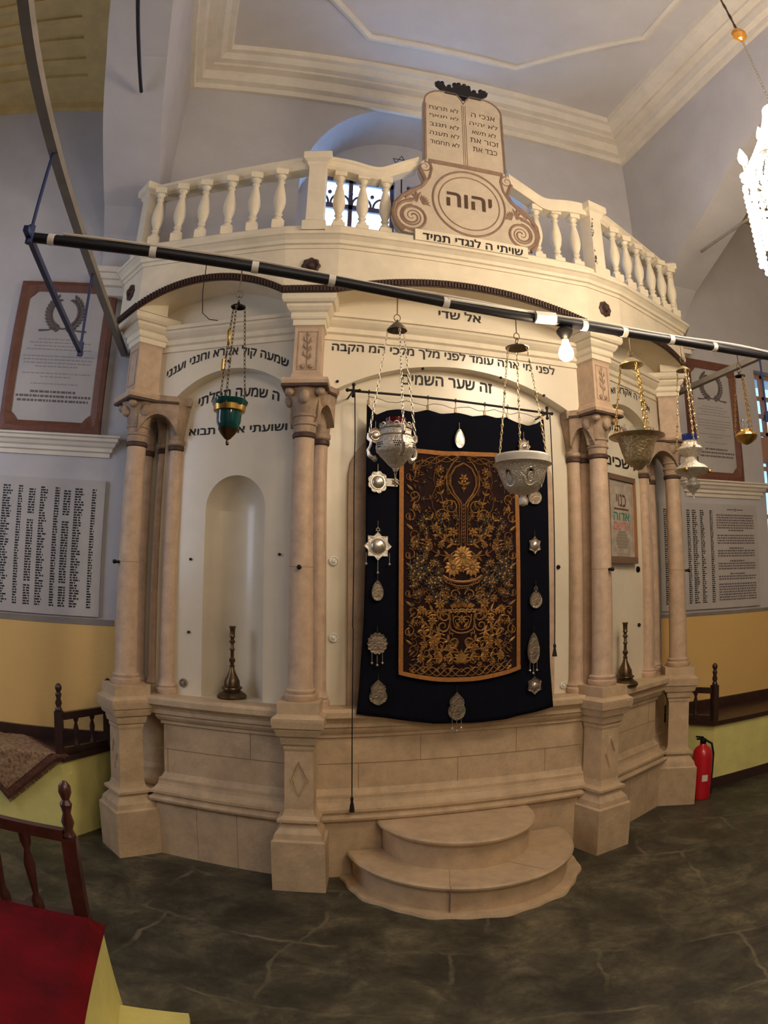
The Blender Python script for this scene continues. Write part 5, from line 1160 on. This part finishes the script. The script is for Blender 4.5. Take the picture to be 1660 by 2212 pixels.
# bench in the near corner with its red cushion
t = thing('end_bench', 'yellow masonry bench with turned red-brown end rail under the red cushion', 'bench', (-2.0, 1.0, 0))
b = MB(); b.bb((-2.6, -.6, 0), (-1.745, 2.10, .40)); put('base', b, 'bench_yellow', t)
b = MB(); b.bb((-1.745, -.6, 0), (-1.49, 2.045, .035)); put('footstep', b, 'bench_yellow', t)
b = MB(); turned(b, -1.82, 2.145, .40, .942, .026); put('post', b, 'red_brown_wood', t, smooth=True)
b = MB(); b.bar((-1.84, 2.145, .745), (-2.6, 2.16, .775), .035, .042); put('rail', b, 'red_brown_wood', t)
for x in (-1.99, -2.125, -2.26, -2.395): b = MB(); spindle(b, x, 2.15, .41, .735, .020); put('spindle', b, 'red_brown_wood', t, smooth=True)
b = MB(); b.bb((-2.6, 2.12, .36), (-1.79, 2.17, .42)); put('rail', b, 'red_brown_wood', t)
b = MB(); nx_, ny_ = 20, 60; x0, x1, y0, y1 = -2.6, -1.732, -.55, 2.105; vs = []
for j in range(ny_+1):
    for i in range(nx_+1):
        u, v = i/nx_, j/ny_; e = min(u, 1-u, v*3, (1-v)*3); vs.append((lerp(x0, x1, u), lerp(y0, y1, v), .405+.052*min(1, (e/.03))**.5+.004*math.sin(u*9+v*21)*min(1, e/.1)))
b.add(vs, [(j*(nx_+1)+i, j*(nx_+1)+i+1, (j+1)*(nx_+1)+i+1, (j+1)*(nx_+1)+i) for j in range(ny_) for i in range(nx_)]); b.bb((x0, y0, .402), (x1, y1, .408))
tag(put('cushion', b, 'red_velvet', smooth=True), 'dark red velvet seat cushion lying on the yellow end bench', 'cushion')

# ------------------------------------------------------------------ fire extinguisher
ex, ey = 2.045, 3.82
t = thing('fire_extinguisher', 'red fire extinguisher standing on the floor behind the slender column', 'fire extinguisher', (ex, ey, 0))
b = MB(); b.lathe([(.07, 0), (.076, .008), (.077, .02), (.077, .33), (.072, .365), (.055, .395), (.03, .412), (.022, .43)], (ex, ey, 0), 28); put('cylinder', b, 'extinguisher_red', t, smooth=True)
b = MB(); b.lathe([(.02, .42), (.024, .43), (.024, .455), (.014, .465)], (ex, ey, 0), 14); b.tube([(ex-.06, ey, .47), (ex+.01, ey, .462), (ex+.03, ey, .45)], .008, 6); b.tube([(ex-.07, ey, .49), (ex+.0, ey, .475)], .007, 6); put('valve_handle', b, 'dark_metal', t, smooth=True)
b = MB(); b.tube([(ex+.02, ey-.01, .45), (ex+.07, ey-.02, .42), (ex+.092, ey-.02, .34), (ex+.09, ey-.02, .2), (ex+.086, ey-.02, .09)], .0085, 8); b.tube([(ex+.086, ey-.02, .1), (ex+.085, ey-.02, .02)], .012, 8); put('hose', b, 'black_paint', t, smooth=True)
b = MB(); vs = []; fs = []
for i in range(9):
    a = -2.2+.6*i/8
    for z in (.15, .20): vs.append((ex+.0776*math.cos(a), ey+.0776*math.sin(a), z))
b.add(vs, [(2*i, 2*i+2, 2*i+3, 2*i+1) for i in range(8)]); put('instruction_label', b, 'paper_white', t)

# ------------------------------------------------------------------ candlesticks on the ledges
def candlestick(k, x, y, label):
    c = BAYS[k](x, y, LZ); t = thing('candlestick', label, 'candlestick', c, 0, 'bronze candlesticks on the ark ledge')
    b = MB(); b.lathe([(.084, 0), (.086, .012), (.080, .022), (.062, .034), (.050, .044), (.052, .052), (.060, .056), (.058, .064), (.046, .070), (.044, .10), (.036, .115), (.024, .14), (.016, .16), (.012, .18)], c, 32); put('foot', b, 'old_bronze', t, smooth=True)
    b = MB(); b.lathe([(.012, .178), (.017, .184), (.010, .192), (.011, .20), (.018, .212), (.018, .222), (.010, .232), (.010, .27), (.016, .278), (.010, .288), (.009, .31), (.019, .322), (.010, .335), (.012, .348)], c, 24); put('stem', b, 'old_bronze', t, smooth=True)
    b = MB(); b.lathe([(.012, .346), (.018, .352), (.014, .36), (.016, .40), (.020, .408), (.019, .412), (.012, .41), (.012, .37), (0, .37)], c, 24, caps=False); put('candle_socket', b, 'old_bronze', t, smooth=True)
candlestick(0, .055, .19, 'bronze candlestick with wide domed foot standing in the round-headed niche')
candlestick(2, -.165, .05, 'bronze candlestick mostly hidden behind the column next to the framed print')

# ------------------------------------------------------------------ framed print on the side bay
B = BAYS[2]; x0, x1, z0, z1 = -.27, .118, 1.765, 2.36
t = thing('framed_print', 'narrow framed devotional print with black, green and red lettering beside the slender column', 'picture', B(-.075, PY, z0))
b = MB(B.T); yf = PY-.045
b.bb((x0, yf, z1-.035), (x1, PY-.002, z1)); b.bb((x0, yf, z0), (x1, PY-.002, z0+.045)); b.bb((x0, yf, z0), (x0+.022, PY-.002, z1)); o = put('frame', b, 'frame_dark', t)
b = MB(B.T); b.bb((x1-.022, yf, z0+.04), (x1, PY-.002, z1-.03)); put('gilt_side', b, 'gilt_frame', o)
b = MB(B.T); b.bb((x0+.02, PY-.03, z0+.03), (x1-.02, PY-.003, z1-.03)); pr = put('print_sheet', b, 'paper', t); yq = PY-.0305; cx_ = -.075
def pq(mb, s, wd, hg, z): lettering(mb, s, wd, hg, lambda x, zz: B(cx_+x, yq, z+zz), .02)
b = MB(); pq(b, 'כנוי', .13, .085, 2.19); put('lettering', b, 'letter_brown', pr)
b = MB(B.T); b.bb((cx_-.10, yq, 2.125), (cx_+.10, yq+.001, 2.137)); put('rule', b, 'letter_brown', pr)
b = MB(); pq(b, 'אדוה', .22, .055, 2.08); put('lettering', b, 'print_green', pr)
b = MB(); pq(b, 'אדישם', .22, .055, 2.015); put('lettering', b, 'print_red', pr)
b = MB(B.T)
b.lathe([(.001, -.001), (.10, 0)], (0,0,0), 32) if False else None
for z, wd in ((1.975, .10), (1.955, .14), (1.935, .16), (1.915, .17), (1.895, .16), (1.875, .13)): b.bb((cx_-wd/2, yq, z-.009), (cx_+wd/2, yq+.001, z+.009))
for z in (1.83, 1.815): b.bb((cx_-.08, yq, z-.002), (cx_+.08, yq+.001, z+.002))
for x in (x0+.035, x1-.045): b.bb((x, yq, z0+.07), (x+.006, yq+.001, z1-.06))
put('engraving', b, 'print_grey', pr)

# iron star rising behind the balustrade
b = MB(); cx_, cz_, ys = -.214, 4.735, 4.05
for a0 in (PI/2, -PI/2): b.tube([(cx_+.075*math.cos(a0+2*PI*k/3), ys, cz_+.075*math.sin(a0+2*PI*k/3)) for k in range(3)], .005, 6, closed=True)
b.tube([(cx_, ys, 3.57), (cx_, ys, cz_-.075)], .006, 6); tag(put('iron_star', b, 'black_iron', smooth=True), 'thin black iron six-pointed star peeping over the balustrade rail', 'star')
